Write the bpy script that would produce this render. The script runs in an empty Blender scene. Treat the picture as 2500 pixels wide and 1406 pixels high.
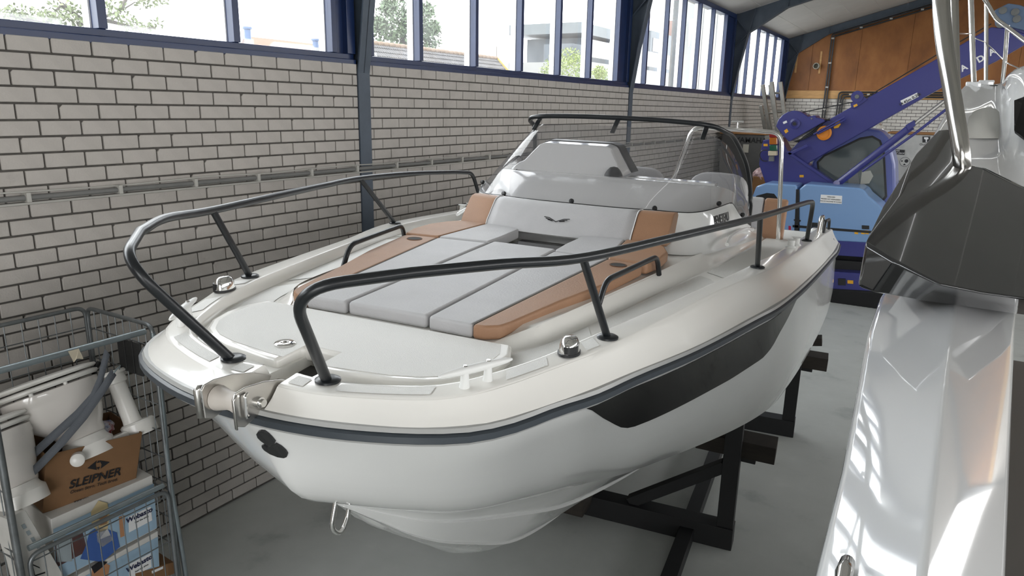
import bpy, bmesh, math, random
import numpy as np
from mathutils import Vector, Matrix

random.seed(7)
scene = bpy.context.scene
COL = scene.collection

# ------------------------------------------------------------------ camera
F_PX = 1750.17
CAM = np.array([4.2816, 0.0, 2.9499])
FW = np.array([-0.49433509, 0.83406537, -0.24488317])
RT = np.array([0.8577057, 0.51380472, 0.01859133])
UP = np.array([-0.14132851, 0.20084735, 0.96937433])
cam_data = bpy.data.cameras.new('camera')
cam_data.sensor_fit = 'HORIZONTAL'; cam_data.sensor_width = 36.0
cam_data.lens = F_PX / 2500.0 * 36.0
cam_data.clip_start = 0.05; cam_data.clip_end = 400
cam = bpy.data.objects.new('camera', cam_data); COL.objects.link(cam)
cam.matrix_world = Matrix(((RT[0], UP[0], -FW[0], CAM[0]), (RT[1], UP[1], -FW[1], CAM[1]), (RT[2], UP[2], -FW[2], CAM[2]), (0, 0, 0, 1)))
scene.camera = cam

# ------------------------------------------------------------------ overcast sky, exposure
world = bpy.data.worlds.new('overcast_sky'); scene.world = world
world.use_nodes = True
wn = world.node_tree.nodes; wl = world.node_tree.links
bg = wn['Background']
tc = wn.new('ShaderNodeTexCoord'); mp = wn.new('ShaderNodeMapping'); nz = wn.new('ShaderNodeTexNoise'); rp = wn.new('ShaderNodeValToRGB')
mp.inputs['Scale'].default_value = (2, 2, 5)
nz.inputs['Scale'].default_value = 1.6; nz.inputs['Detail'].default_value = 4
rp.color_ramp.elements[0].position = 0.3; rp.color_ramp.elements[0].color = (0.93, 0.95, 0.98, 1)
rp.color_ramp.elements[1].position = 0.75; rp.color_ramp.elements[1].color = (1.0, .985, .955, 1)
wl.new(tc.outputs['Generated'], mp.inputs['Vector']); wl.new(mp.outputs[0], nz.inputs['Vector'])
wl.new(nz.outputs['Fac'], rp.inputs['Fac']); wl.new(rp.outputs['Color'], bg.inputs['Color'])
bg.inputs['Strength'].default_value = 1.25
scene.view_settings.view_transform = 'Standard'; scene.view_settings.look = 'None'
scene.view_settings.gamma = 1.0; scene.view_settings.use_curve_mapping = False
scene.view_settings.exposure = 2.95

def portal(name, centre, rot, sx, sy):
    """sky portal: helps the renderer find daylight through an opening of the hall, emits nothing itself"""
    l = bpy.data.lights.new(name, 'AREA'); l.shape = 'RECTANGLE'; l.size = sx; l.size_y = sy
    l.cycles.is_portal = True
    o = bpy.data.objects.new(name, l); COL.objects.link(o)
    o.location = centre; o.rotation_euler = rot
    return o

HALL_W = 15.0          # hall width, ridge in the middle
Y0, Y1 = -7.0, 22.55   # front wall (behind the camera) and back wall
portal('sky_portal_windows_wall_side', (-0.05, 7.7, 4.12), (0, math.radians(-90), 0), 1.6, 29)
portal('sky_portal_added_far_side', (HALL_W + .05, 7.7, 4.12), (0, math.radians(90), 0), 1.6, 29)  # unseen window openings, added to let light in from the right
portal('sky_portal_added_door', (7.75, Y0 - .05, 2.15), (math.radians(90), 0, 0), 5.5, 4.3)  # unseen door opening, added and sized for light from behind

# ------------------------------------------------------------------ pixel helpers (2500 x 1406 frame)
def ray(px, py):
    return (px - 1250) / F_PX * RT - (py - 703) / F_PX * UP + FW
def at(px, py, depth):                 # point at a distance along the view axis
    return CAM + depth * ray(px, py)
def on(px, py, axis, val):             # point on a world plane x / y / z = val
    v = ray(px, py); return CAM + (val - CAM[axis]) / v[axis] * v

# ------------------------------------------------------------------ materials
MATS = {}
def mat(name, color, rough=0.5, metal=0.0, noise=0.0, nscale=8.0, bump=0.0, bscale=60.0, spec=0.5, coat=0.0, ramp=None, stretch=None, emit=None, estr=0, coat_rough=.05):
    if name in MATS: return MATS[name]
    m = bpy.data.materials.new(name); m.use_nodes = True
    nt = m.node_tree; b = nt.nodes['Principled BSDF']
    b.inputs['Base Color'].default_value = (*color, 1)
    b.inputs['Roughness'].default_value = rough; b.inputs['Metallic'].default_value = metal
    b.inputs['Specular IOR Level'].default_value = spec
    if coat: b.inputs['Coat Weight'].default_value = coat; b.inputs['Coat Roughness'].default_value = coat_rough
    if emit: b.inputs['Emission Color'].default_value = (*emit, 1); b.inputs['Emission Strength'].default_value = estr
    if noise or ramp or bump:
        t = nt.nodes.new('ShaderNodeTexCoord'); mpn = nt.nodes.new('ShaderNodeMapping')
        nt.links.new(t.outputs['Object'], mpn.inputs['Vector'])
        if stretch: mpn.inputs['Scale'].default_value = stretch
    if noise or ramp:
        n = nt.nodes.new('ShaderNodeTexNoise'); n.inputs['Scale'].default_value = nscale; n.inputs['Detail'].default_value = 6
        n.inputs['Roughness'].default_value = 0.6
        nt.links.new(mpn.outputs[0], n.inputs['Vector'])
        r = nt.nodes.new('ShaderNodeValToRGB')
        if ramp:
            e = r.color_ramp.elements
            while len(e) > 1: e.remove(e[-1])
            e[0].position, e[0].color = ramp[0][0], (*ramp[0][1], 1)
            for p_, c_ in ramp[1:]:
                q = e.new(p_); q.color = (*c_, 1)
        else:
            lo = [max(0, c * (1 - noise)) for c in color]; hi = [min(1, c * (1 + noise)) for c in color]
            r.color_ramp.elements[0].position = 0.3; r.color_ramp.elements[0].color = (*lo, 1)
            r.color_ramp.elements[1].position = 0.7; r.color_ramp.elements[1].color = (*hi, 1)
        nt.links.new(n.outputs['Fac'], r.inputs['Fac']); nt.links.new(r.outputs['Color'], b.inputs['Base Color'])
    if bump:
        n2 = nt.nodes.new('ShaderNodeTexNoise'); n2.inputs['Scale'].default_value = bscale; n2.inputs['Detail'].default_value = 3
        nt.links.new(mpn.outputs[0], n2.inputs['Vector'])
        bp = nt.nodes.new('ShaderNodeBump'); bp.inputs['Strength'].default_value = bump; bp.inputs['Distance'].default_value = 0.01
        nt.links.new(n2.outputs['Fac'], bp.inputs['Height']); nt.links.new(bp.outputs['Normal'], b.inputs['Normal'])
    MATS[name] = m
    return m

def srgb(r, g, b):
    f = lambda c: (c / 255 / 12.92) if c <= 10 else ((c / 255 + .055) / 1.055) ** 2.4
    return (f(r), f(g), f(b))

def glass(name, tint, haze, f0=.04, fmax=.6, hazecol=(1, 1, 1)):
    m = bpy.data.materials.new(name); m.use_nodes = True
    nt = m.node_tree; nt.nodes.remove(nt.nodes['Principled BSDF'])
    out = nt.nodes['Material Output']
    tr = nt.nodes.new('ShaderNodeBsdfTransparent'); tr.inputs[0].default_value = (*tint, 1)
    tl = nt.nodes.new('ShaderNodeBsdfTranslucent'); tl.inputs[0].default_value = (*hazecol, 1)
    df = nt.nodes.new('ShaderNodeBsdfDiffuse'); df.inputs[0].default_value = (*hazecol, 1)
    ad = nt.nodes.new('ShaderNodeMixShader'); ad.inputs[0].default_value = 0.5
    nt.links.new(tl.outputs[0], ad.inputs[1]); nt.links.new(df.outputs[0], ad.inputs[2])
    n = nt.nodes.new('ShaderNodeTexNoise'); n.inputs['Scale'].default_value = 3.0; n.inputs['Detail'].default_value = 8
    t = nt.nodes.new('ShaderNodeTexCoord'); nt.links.new(t.outputs['Object'], n.inputs['Vector'])
    mr = nt.nodes.new('ShaderNodeMapRange'); mr.inputs[1].default_value = .35; mr.inputs[2].default_value = .75
    mr.inputs[3].default_value = haze * .6; mr.inputs[4].default_value = haze * 1.5
    nt.links.new(n.outputs['Fac'], mr.inputs[0])
    mx = nt.nodes.new('ShaderNodeMixShader')
    nt.links.new(mr.outputs[0], mx.inputs[0]); nt.links.new(tr.outputs[0], mx.inputs[1]); nt.links.new(ad.outputs[0], mx.inputs[2])
    gl = nt.nodes.new('ShaderNodeBsdfGlossy'); gl.inputs['Roughness'].default_value = 0.02
    lw = nt.nodes.new('ShaderNodeLayerWeight')
    pw_ = nt.nodes.new('ShaderNodeMath'); pw_.operation = 'POWER'; pw_.inputs[1].default_value = 5.0
    nt.links.new(lw.outputs['Facing'], pw_.inputs[0])
    fr = nt.nodes.new('ShaderNodeMapRange'); fr.inputs[3].default_value = f0; fr.inputs[4].default_value = fmax
    nt.links.new(pw_.outputs[0], fr.inputs[0])
    mx2 = nt.nodes.new('ShaderNodeMixShader')
    nt.links.new(fr.outputs[0], mx2.inputs[0]); nt.links.new(mx.outputs[0], mx2.inputs[1]); nt.links.new(gl.outputs[0], mx2.inputs[2])
    nt.links.new(mx2.outputs[0], out.inputs[0])
    return m

# ------------------------------------------------------------------ mesh helpers
def link(name, me, m, parent=None, smooth=False):
    o = bpy.data.objects.new(name, me); COL.objects.link(o)
    if m is not None and len(me.materials) == 0: me.materials.append(m)
    if parent is not None: o.parent = parent
    if smooth: me.polygons.foreach_set('use_smooth', [True] * len(me.polygons))
    return o
def pyobj(name, verts, faces, m, parent=None, smooth=False, bevel=0, seg=2, subsurf=0, angle=None):
    me = bpy.data.meshes.new(name); me.from_pydata([tuple(map(float, v)) for v in verts], [], faces); me.update()
    bm = bmesh.new(); bm.from_mesh(me); bmesh.ops.recalc_face_normals(bm, faces=bm.faces); bm.to_mesh(me); bm.free()
    o = link(name, me, m, parent, smooth or bevel > 0)
    finish(o, bevel, seg, subsurf, angle)
    return o
def finish(o, bevel=0, seg=2, subsurf=0, angle=None):
    if bevel:
        md = o.modifiers.new('bevel', 'BEVEL'); md.width = bevel; md.segments = seg; md.limit_method = 'ANGLE'; md.angle_limit = math.radians(angle or 25)
        md.harden_normals = False
        wn_ = o.modifiers.new('weighted', 'WEIGHTED_NORMAL'); wn_.keep_sharp = True; wn_.weight = 80
    if subsurf:
        md = o.modifiers.new('subsurf', 'SUBSURF'); md.levels = subsurf; md.render_levels = subsurf
    return o
def bmobj(name, bm, m, parent=None, smooth=False, bevel=0, seg=2, subsurf=0, auto=None):
    me = bpy.data.meshes.new(name)
    bmesh.ops.recalc_face_normals(bm, faces=bm.faces)
    bm.to_mesh(me); bm.free()
    o = link(name, me, m, parent, smooth or bevel > 0)
    finish(o, bevel, seg, subsurf)
    if auto is not None:
        sharp_by_angle(me, auto)
    return o
def sharp_by_angle(me, deg):
    bm = bmesh.new(); bm.from_mesh(me)
    for e in bm.edges:
        if len(e.link_faces) == 2 and e.calc_face_angle(0) > math.radians(deg): e.smooth = False
    for f in bm.faces: f.smooth = True
    bm.to_mesh(me); bm.free()
BOXF = [(0, 1, 3, 2), (4, 6, 7, 5), (0, 4, 5, 1), (2, 3, 7, 6), (0, 2, 6, 4), (1, 5, 7, 3)]
def boxv(x0, x1, y0, y1, z0, z1):
    return [(x, y, z) for x in (x0, x1) for y in (y0, y1) for z in (z0, z1)]
def box(name, x0, x1, y0, y1, z0, z1, m, parent=None, bevel=0, seg=2):
    return pyobj(name, boxv(x0, x1, y0, y1, z0, z1), BOXF, m, parent, bevel=bevel, seg=seg)
def multi(name, boxes, m, parent=None, bevel=0):       # several boxes forming ONE part
    v = []; f = []
    for b in boxes:
        k = len(v); v += boxv(*b) if len(b) == 6 else b; f += [tuple(i + k for i in q) for q in BOXF]
    return pyobj(name, v, f, m, parent, bevel=bevel)
def prism(name, poly, axis, a, b, m, parent=None, bevel=0, seg=2, smooth=False):
    """polygon (list of 2D) extruded along an axis from a to b; axis x: (y,z), y: (x,z), z: (x,y)"""
    def P(p, t):
        return (t, p[0], p[1]) if axis == 0 else ((p[0], t, p[1]) if axis == 1 else (p[0], p[1], t))
    n = len(poly); v = [P(p, a) for p in poly] + [P(p, b) for p in poly]
    f = [tuple(range(n)), tuple(range(2 * n - 1, n - 1, -1))] + [(i, (i + 1) % n, n + (i + 1) % n, n + i) for i in range(n)]
    return pyobj(name, v, f, m, parent, bevel=bevel, seg=seg, smooth=smooth)
def spline(pts, k=6, closed=False):
    pts = [np.array(p, float) for p in pts]; out = []
    n = len(pts)
    for i in range(n if closed else n - 1):
        p0 = pts[(i - 1) % n] if (closed or i > 0) else 2 * pts[0] - pts[1]
        p1 = pts[i]; p2 = pts[(i + 1) % n]
        p3 = pts[(i + 2) % n] if (closed or i + 2 < n) else 2 * pts[-1] - pts[-2]
        for j in range(k):
            t = j / k
            out.append(.5 * ((2 * p1) + (-p0 + p2) * t + (2 * p0 - 5 * p1 + 4 * p2 - p3) * t * t + (-p0 + 3 * p1 - 3 * p2 + p3) * t ** 3))
    if not closed: out.append(pts[-1])
    return out
def fillet(pts, r, k=5):
    """polyline with corners rounded by radius r"""
    pts = [np.array(p, float) for p in pts]; out = [pts[0]]
    for i in range(1, len(pts) - 1):
        a, b, c = pts[i - 1], pts[i], pts[i + 1]
        d1 = (a - b); d2 = (c - b); l1 = np.linalg.norm(d1); l2 = np.linalg.norm(d2)
        rr = min(r, l1 * .48, l2 * .48)
        p, q = b + d1 / l1 * rr, b + d2 / l2 * rr
        for j in range(k + 1):
            t = j / k; out.append((1 - t) ** 2 * p + 2 * t * (1 - t) * b + t * t * q)
    out.append(pts[-1]); return out
def tube_bm(bm, pts, r, seg=10, caps=True, rads=None):
    pts = [Vector(tuple(map(float, p))) for p in pts]
    T = []
    for i in range(len(pts)):
        t = (pts[min(i + 1, len(pts) - 1)] - pts[max(i - 1, 0)]); T.append(t.normalized())
    ref = Vector((0, 0, 1)) if abs(T[0].z) < .9 else Vector((1, 0, 0))
    nrm = (ref - T[0] * ref.dot(T[0])).normalized()
    rings = []
    for i, p in enumerate(pts):
        nrm = (nrm - T[i] * nrm.dot(T[i])).normalized(); bn = T[i].cross(nrm)
        rr = rads[i] if rads else r
        rings.append([bm.verts.new(p + (nrm * math.cos(a) + bn * math.sin(a)) * rr) for a in [2 * math.pi * j / seg for j in range(seg)]])
    for a, b in zip(rings[:-1], rings[1:]):
        for j in range(seg): bm.faces.new((a[j], a[(j + 1) % seg], b[(j + 1) % seg], b[j]))
    if caps:
        bm.faces.new(rings[0][::-1]); bm.faces.new(rings[-1])
def tube(name, pts, r, m, parent=None, seg=10, rads=None):
    bm = bmesh.new(); tube_bm(bm, pts, r, seg, True, rads)
    o = bmobj(name, bm, m, parent, True); sharp_by_angle(o.data, 50); return o
def lathe(name, prof, m, parent=None, seg=24, origin=(0, 0, 0), axis=(0, 0, 1), scale=(1, 1, 1), auto=40):
    """profile (r, h) revolved about an axis"""
    bm = bmesh.new(); rings = []
    for r, h in prof:
        rings.append([bm.verts.new((r * math.cos(2 * math.pi * j / seg) * scale[0], r * math.sin(2 * math.pi * j / seg) * scale[1], h * scale[2])) for j in range(seg)])
    for a, b in zip(rings[:-1], rings[1:]):
        for j in range(seg): bm.faces.new((a[j], a[(j + 1) % seg], b[(j + 1) % seg], b[j]))
    bm.faces.new(rings[0][::-1]); bm.faces.new(rings[-1])
    q = Vector((0, 0, 1)).rotation_difference(Vector(axis)).to_matrix().to_4x4()
    bmesh.ops.transform(bm, matrix=Matrix.Translation(Vector(tuple(map(float, origin)))) @ q, verts=bm.verts)
    return bmobj(name, bm, m, parent, True, auto=auto)
def loft(name, rows, m, parent=None, closed=False, smooth=True, flip=False, auto=None, thick=0, subsurf=0, bevel=0):
    """rows: equally long lists of points -> quad sheet"""
    v = [p for r in rows for p in r]; n = len(rows[0]); f = []
    for i in range(len(rows) - 1):
        for j in range(n if closed else n - 1):
            k = (j + 1) % n
            q = (i * n + j, i * n + k, (i + 1) * n + k, (i + 1) * n + j)
            f.append(q[::-1] if flip else q)
    me = bpy.data.meshes.new(name); me.from_pydata([tuple(map(float, p)) for p in v], [], f); me.update()
    bm = bmesh.new(); bm.from_mesh(me); bmesh.ops.remove_doubles(bm, verts=bm.verts, dist=1e-5); bm.to_mesh(me); bm.free()
    o = link(name, me, m, parent, smooth)
    if auto is not None: sharp_by_angle(me, auto)
    if thick:
        md = o.modifiers.new('solid', 'SOLIDIFY'); md.thickness = thick; md.offset = -1
    if bevel: finish(o, bevel)
    if subsurf: finish(o, subsurf=subsurf)
    return o
def text(name, s, size, mw, m, parent=None, ext=.001, align='CENTER', shear=0, bold=0.0):
    c = bpy.data.curves.new(name, 'FONT'); c.body = s; c.size = size; c.extrude = ext; c.align_x = align; c.align_y = 'CENTER'; c.shear = shear; c.offset = bold
    o = bpy.data.objects.new(name, c); COL.objects.link(o)
    dg = bpy.context.evaluated_depsgraph_get()
    me = bpy.data.meshes.new_from_object(o.evaluated_get(dg)); bpy.data.objects.remove(o)
    me.transform(mw); me.materials.clear()
    o = link(name, me, m, parent); return o
def frame_mat(origin, xdir, ydir):
    x = Vector(tuple(map(float, xdir))).normalized(); y = Vector(tuple(map(float, ydir))); y = (y - x * y.dot(x)).normalized(); z = x.cross(y)
    o = Vector(tuple(map(float, origin)))
    return Matrix(((x.x, y.x, z.x, o.x), (x.y, y.y, z.y, o.y), (x.z, y.z, z.z, o.z), (0, 0, 0, 1)))
def empty(name, loc=(0, 0, 0)):
    o = bpy.data.objects.new(name, None); COL.objects.link(o); o.location = loc; o.empty_display_size = .1; return o
def tag(o, label, cat, group=None, kind=None):
    o['label'] = label; o['category'] = cat
    if group: o['group'] = group
    if kind: o['kind'] = kind
    return o
def thing(name, label, cat, group=None, mw=None):
    o = empty(name); tag(o, label, cat, group)
    if mw is not None: o.matrix_world = mw
    return o
def struct(o):
    o['kind'] = 'structure'; return o
# ================================================================== THE HALL
M_floor = mat('painted_concrete', (0.24, 0.255, 0.245), .55, ramp=[(.28, (.32, .335, .32)), (.42, (.43, .445, .425)), (.62, (.46, .475, .455)), (.75, (.51, .52, .50))], nscale=2.2, bump=.12, bscale=14)
M_mortar = mat('grey_mortar', srgb(80, 77, 73), .95, noise=.2, nscale=30)
M_brick = mat('painted_brick', (0.45, 0.42, 0.388), .72, ramp=[(.2, (.31, .286, .262)), (.4, (.405, .378, .35)), (.7, (.455, .425, .395))], nscale=5, bump=.25, bscale=90)
M_steel = mat('blue_grey_steel', srgb(70, 80, 92), .5, noise=.12, nscale=6)
M_blue = mat('blue_frame_paint', srgb(22, 40, 78), .35, noise=.12, nscale=10)
M_white_bead = mat('white_glazing_bead', (.75, .76, .78), .5)
M_glass = glass('dirty_window_glass', (.93, .95, .96), .035)
M_ceil = mat('ceiling_panel', srgb(186, 184, 180), .7, noise=.05, nscale=2)
M_ply = mat('plywood', srgb(150, 98, 48), .55, ramp=[(.25, srgb(118, 72, 34)), (.5, srgb(142, 90, 44)), (.75, srgb(160, 106, 56))], nscale=1.6, stretch=(1.6, 1.6, .9))
M_plytrim = mat('pale_timber', srgb(196, 152, 98), .6, noise=.15, nscale=4, stretch=(1, 1, 6))
M_conduit = mat('grey_conduit', srgb(112, 112, 110), .5, noise=.1, nscale=8)
M_conduit_dk = mat('dark_conduit', srgb(46, 46, 48), .5)
M_clip = mat('pale_clip', srgb(176, 174, 168), .6)
M_wallplain = mat('plain_wall', (.3, .29, .27), .8)

floor = struct(box('floor', -.2, HALL_W + .2, Y0 - .2, Y1 + .2, -.2, 0, M_floor))

LB, CB = 0.2241, 0.088         # brick pitch along the wall, course pitch
ZT = 3.2725                    # top of the brickwork
COLY = [-1.25, 4.715, 10.665, 16.615, 22.52]
wall_left = struct(box('wall_left', -.22, -.012, Y0, Y1 + .2, 0, ZT - .004, M_mortar))
# --- individual bricks: nearest ones as parts, the rest joined
def brick_mesh(name, w, h, d, ch, rs):
    """a brick lying in the y-z plane, front face at x=0, arrises uneven (four corner bits knocked off more or less)"""
    c = [ch * rs.uniform(.5, 1.6) for _ in range(4)]
    if rs.random() < .28: c[rs.randrange(4)] = ch * rs.uniform(3, 5)
    y, z = w / 2, h / 2
    ring = [(-y + c[0], -z), (y - c[1], -z), (y, -z + c[1]), (y, z - c[2]), (y - c[2], z), (-y + c[3], z), (-y, z - c[3]), (-y, -z + c[0])]
    v = [(-d, a, b) for a, b in ring] + [(-.0025, a, b) for a, b in ring] + [(0, a * (1 - .006 / w), b * (1 - .006 / h)) for a, b in ring]
    f = [tuple(range(16, 24))]
    for k in (0, 8):
        f += [(k + i, k + (i + 1) % 8, k + 8 + (i + 1) % 8, k + 8 + i) for i in range(8)]
    me = bpy.data.meshes.new(name); me.from_pydata(v, [], f); me.update()
    bm = bmesh.new(); bm.from_mesh(me); bmesh.ops.recalc_face_normals(bm, faces=bm.faces)
    if bm.faces[0].normal.x < 0: bmesh.ops.reverse_faces(bm, faces=bm.faces)
    bm.to_mesh(me); bm.free()
    me.materials.append(M_brick); return me
rb = random.Random(3)
BRICKS = [brick_mesh('brick', LB - .0105, CB - .0115, .03, .0035, rb) for _ in range(14)]
near = []; far = []
BAYOFF = {0: 2.012, 1: 4.8345, 2: 11.005, 3: 16.72}
ncourse = 37
for bay in range(4):
    lo, hi = COLY[bay] + .068, COLY[bay + 1] - .068
    if bay == 0: lo = .35
    for c in range(ncourse + 1):
        zc = ZT - (c + .5) * CB
        if zc < -.02: continue
        off = BAYOFF[bay] + (LB / 2 if c % 2 else 0)
        k0 = math.floor((lo - off) / LB) - 1
        for k in range(k0, k0 + 60):
            a, b = max(off + k * LB, lo), min(off + (k + 1) * LB, hi)
            if b - a < .03 or a >= hi: continue
            full = abs((b - a) - LB) < 1e-6
            yc = (a + b) / 2
            # visible in the photograph? (frame, boat, trolley)
            v = np.array([0, yc, zc]) - CAM; d = v @ FW
            px = 1250 + F_PX * (v @ RT) / d; py = 703 - F_PX * (v @ UP) / d
            vis = full and bay == 0 and 10 < px < 870 and py < 1240 and d > 0
            if vis and px > 560 and py > 900 - (px - 560) * .9 - 120: vis = False   # behind the boat
            if vis and px < 360 and py > 900: vis = False                            # behind the trolley's load
            if vis and px > 385 and py > 890 and px - 385 > (py - 890) * .62 + 5: vis = False
            (near if vis else far).append((d, yc, zc, b - a))
near.sort(); far += near[300:]; near = near[:300]
for d, yc, zc, w in near:
    o = bpy.data.objects.new('brick', rb.choice(BRICKS)); COL.objects.link(o); o.parent = wall_left
    o.location = (rb.uniform(-.0015, .002), yc, zc); o.rotation_euler = (0, rb.uniform(-.004, .004), math.pi * 0)
def joined_bricks(name, items, axis, parent, mt, depth=.03, thickness=None):
    v = []; f = []
    for (u, z, w, h) in items:
        k = len(v); j = rb.uniform(-.0015, .002); a, b = w / 2 - .005, h / 2 - .0055; i_ = .003
        for du, dz, x in [(-a, -b, -depth), (a, -b, -depth), (a, b, -depth), (-a, b, -depth), (-a, -b, -.003), (a, -b, -.003), (a, b, -.003), (-a, b, -.003),
                          (-a + i_, -b + i_, 0), (a - i_, -b + i_, 0), (a - i_, b - i_, 0), (-a + i_, b - i_, 0)]:
            v.append((x + j, u + du, z + dz) if axis == 0 else (u + du, x + j, z + dz))
        f.append((k + 8, k + 9, k + 10, k + 11))
        for q in (0, 4):
            f += [(k + q + i, k + q + (i + 1) % 4, k + q + 4 + (i + 1) % 4, k + q + 4 + i) for i in range(4)]
    o = pyobj(name, v, f, mt, parent); o['kind'] = 'stuff'; return o
joined_bricks('brickwork', [(yc, zc, w, CB) for d, yc, zc, w in far if zc > .02], 0, wall_left, M_brick)
# unseen stretch behind the camera
struct(box('wall_left_front', -.012, .0, Y0, .35, 0, ZT, M_brick))

# --- windows on the wall side: one per bay
WZ0, WZ1 = 3.345, 4.88
def window(n, ya, yb, mull, visible=True):
    w = struct(empty('window_%d' % n))
    box('sill_frame', -.14, -.006, ya, yb, ZT - .012, ZT + .03, M_blue, w, .004)
    box('bottom_rail', -.13, -.03, ya, yb, ZT + .03, WZ0, M_blue, w, .004)
    box('head_rail', -.13, -.02, ya, yb, WZ1, WZ1 + .09, M_blue, w, .004)
    edges = [ya] + mull + [yb]
    for y in mull:
        box('mullion', -.085, -.012, y - .027, y + .027, WZ0, WZ1, M_blue, w, .003)
        box('glazing_bead', -.15, -.085, y - .036, y + .036, WZ0, WZ1, M_white_bead, w)
    for y, s in ((ya, 1), (yb, -1)):
        box('jamb', -.13, -.01, min(y, y + s * .09), max(y, y + s * .09), WZ0, WZ1, M_blue, w, .003)
    box('infill_panel', -.125, -.06, mull[-1] + .027, yb, WZ0, WZ1, M_blue, w)
    for a, b in zip(edges[:-2], edges[1:-1]):
        box('pane', -.118, -.112, a, b, WZ0, WZ1, M_glass, w)
    box('outer_sill', -.24, -.13, ya, yb, ZT - .03, WZ0 - .02, M_mortar, w)
    return w
window(1, COLY[0] + .07, COLY[1] - .07, [-.30, .63, 1.56, 2.55, 3.483, 4.415 + .0])
window(2, COLY[1] + .07, COLY[2] - .07, [5.527, 6.452, 7.374, 8.316, 9.217, 10.168])
window(3, COLY[2] + .07, COLY[3] - .07, [11.304, 12.218, 13.097, 13.997, 14.877, 15.825])
window(4, COLY[3] + .07, COLY[4] - .07, [17.10, 17.86, 18.81, 19.80, 20.78, 21.74])
# unseen bay behind the camera
window(5, Y0 + .1, COLY[0] - .07, [-6, -5, -4, -3, -2])

# --- steel portal frames
def ceil_z(x): return 5.0 + .28 * (x if x < HALL_W / 2 else HALL_W - x)
def rafter_z(x): return ceil_z(x) - .205
XR = HALL_W / 2
for n, yc in enumerate(COLY + [-6.9]):
    fr = struct(empty('portal_frame'))
    y0, y1 = yc - .07, yc + .07
    path = [(.012, 0), (.012, 3.2), (.03, 3.32), (.105, 3.83), (.255, 4.58), (1.0, 5.06), (XR, rafter_z(XR))]
    for mir in (0, 1):
        X = (lambda x: x) if not mir else (lambda x: HALL_W - x)
        rows = []
        for (x, z), (x2, z2) in zip(path, [(x - .0, z) for x, z in path]):
            rows.append([(X(x), y0, z), (X(x), y1, z)])
        # flange with thickness
        v = []; f = []
        for i, (x, z) in enumerate(path):
            a = path[max(i - 1, 0)]; b = path[min(i + 1, len(path) - 1)]
            t = np.array([b[0] - a[0], b[1] - a[1]]); t /= np.linalg.norm(t); nn = np.array([t[1], -t[0]]) * .014
            for yy in (y0, y1):
                v += [(X(x), yy, z), (X(x - nn[0]), yy, z - nn[1])]
        for i in range(len(path) - 1):
            k = 4 * i
            f += [(k, k + 2, k + 6, k + 4), (k + 1, k + 5, k + 7, k + 3), (k, k + 4, k + 5, k + 1), (k + 2, k + 3, k + 7, k + 6)]
        pyobj('inner_flange', v, f, M_steel, fr)
        web = [(x, z) for x, z in path[1:]] + [(XR, ceil_z(XR) - .01), (0, ceil_z(0) - .01), (-.12, ceil_z(0)), (-.12, 3.2)]
        prism('web', [(X(x), z) for x, z in web], 1, yc - .006, yc + .006, M_steel, fr)
        multi('outer_flange', [(min(X(-.13), X(-.115)), max(X(-.13), X(-.115)), y0, y1, 3.2, ceil_z(0))], M_steel, fr)
        def stiff(a, b, wdt=.012):
            a = np.array(a); b = np.array(b); d = (b - a) / np.linalg.norm(b - a); nn = np.array([-d[1], d[0]]) * wdt / 2
            pg = [a + nn, b + nn, b - nn, a - nn]
            prism('stiffener', [(X(p[0]), p[1]) for p in pg], 1, y0 + .005, y1 - .005, M_steel, fr)
        stiff((.245, 4.575), (-.115, 4.97)); stiff((.245, 4.575), (-.115, 4.19)); stiff((.26, 4.59), (.36, ceil_z(.36) - .012)); stiff((1.0, 5.07), (1.02, ceil_z(1.02) - .012))

# --- ceiling: long panels running along the hall, one object each in the visible part
ceiling = struct(box('ceiling', XR - .1, XR + .1, Y0, Y1, ceil_z(XR) - .01, ceil_z(XR) + .06, M_ceil))
pw = .6
i = 0
for side in (0, 1):
    for k in range(int(XR / pw) + 1):
        xa, xb = -.15 + k * pw, min(-.15 + (k + 1) * pw - .008, XR)
        if xa >= XR: continue
        X = (lambda x: x) if not side else (lambda x: HALL_W - x)
        v = [(X(x), y, ceil_z(X(x)) + dz if x >= 0 else 5.0 + .28 * x + dz) for x in (xa, xb) for y in (Y0, Y1) for dz in (0, .05)]
        pyobj('ceiling_panel', v, BOXF, M_ceil, ceiling)
# --- back wall: brick, timber band, plywood sheets
wall_back = struct(box('wall_back', -.2, HALL_W + .2, Y1 + .012, Y1 + .2, 0, 3.34, M_mortar))
items = []
for c in range(38):
    zc = 3.335 - (c + .5) * CB
    if zc < .02: continue
    for k in range(-1, 34):
        u = .05 + (k + .5) * LB + (LB / 2 if c % 2 else 0)
        if 0 < u < 7: items.append((u, zc, LB, CB))
M_brick2 = mat('pale_brick', (.60, .57, .53), .75, noise=.12, nscale=3, bump=.2, bscale=80)
# front faces toward -y: build with mirrored depth
v = []; f = []
for (u, z, w, h) in items:
    k = len(v); a, b = w / 2 - .005, h / 2 - .006
    for x in (Y1 + .02, Y1):
        v += [(u - a, x, z - b), (u + a, x, z - b), (u + a, x, z + b), (u - a, x, z + b)]
    f += [(k + 4, k + 5, k + 6, k + 7)] + [(k + i, k + (i + 1) % 4, k + 4 + (i + 1) % 4, k + 4 + i) for i in range(4)]
o = pyobj('brickwork', v, f, M_brick2, wall_back); o['kind'] = 'stuff'
box('wall_right_of_bricks', 7, HALL_W, Y1, Y1 + .05, 0, 3.34, M_brick2, wall_back)
box('timber_band', .02, HALL_W, Y1 - .02, Y1 + .05, 3.34, 3.56, M_plytrim, wall_back, .003)
xs = [-.1, .62, 1.84, 3.06, 4.28, 5.5, 6.72, 7.94, 9.16, 10.38, 11.6, 12.8, 14.0, 15.1]
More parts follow.
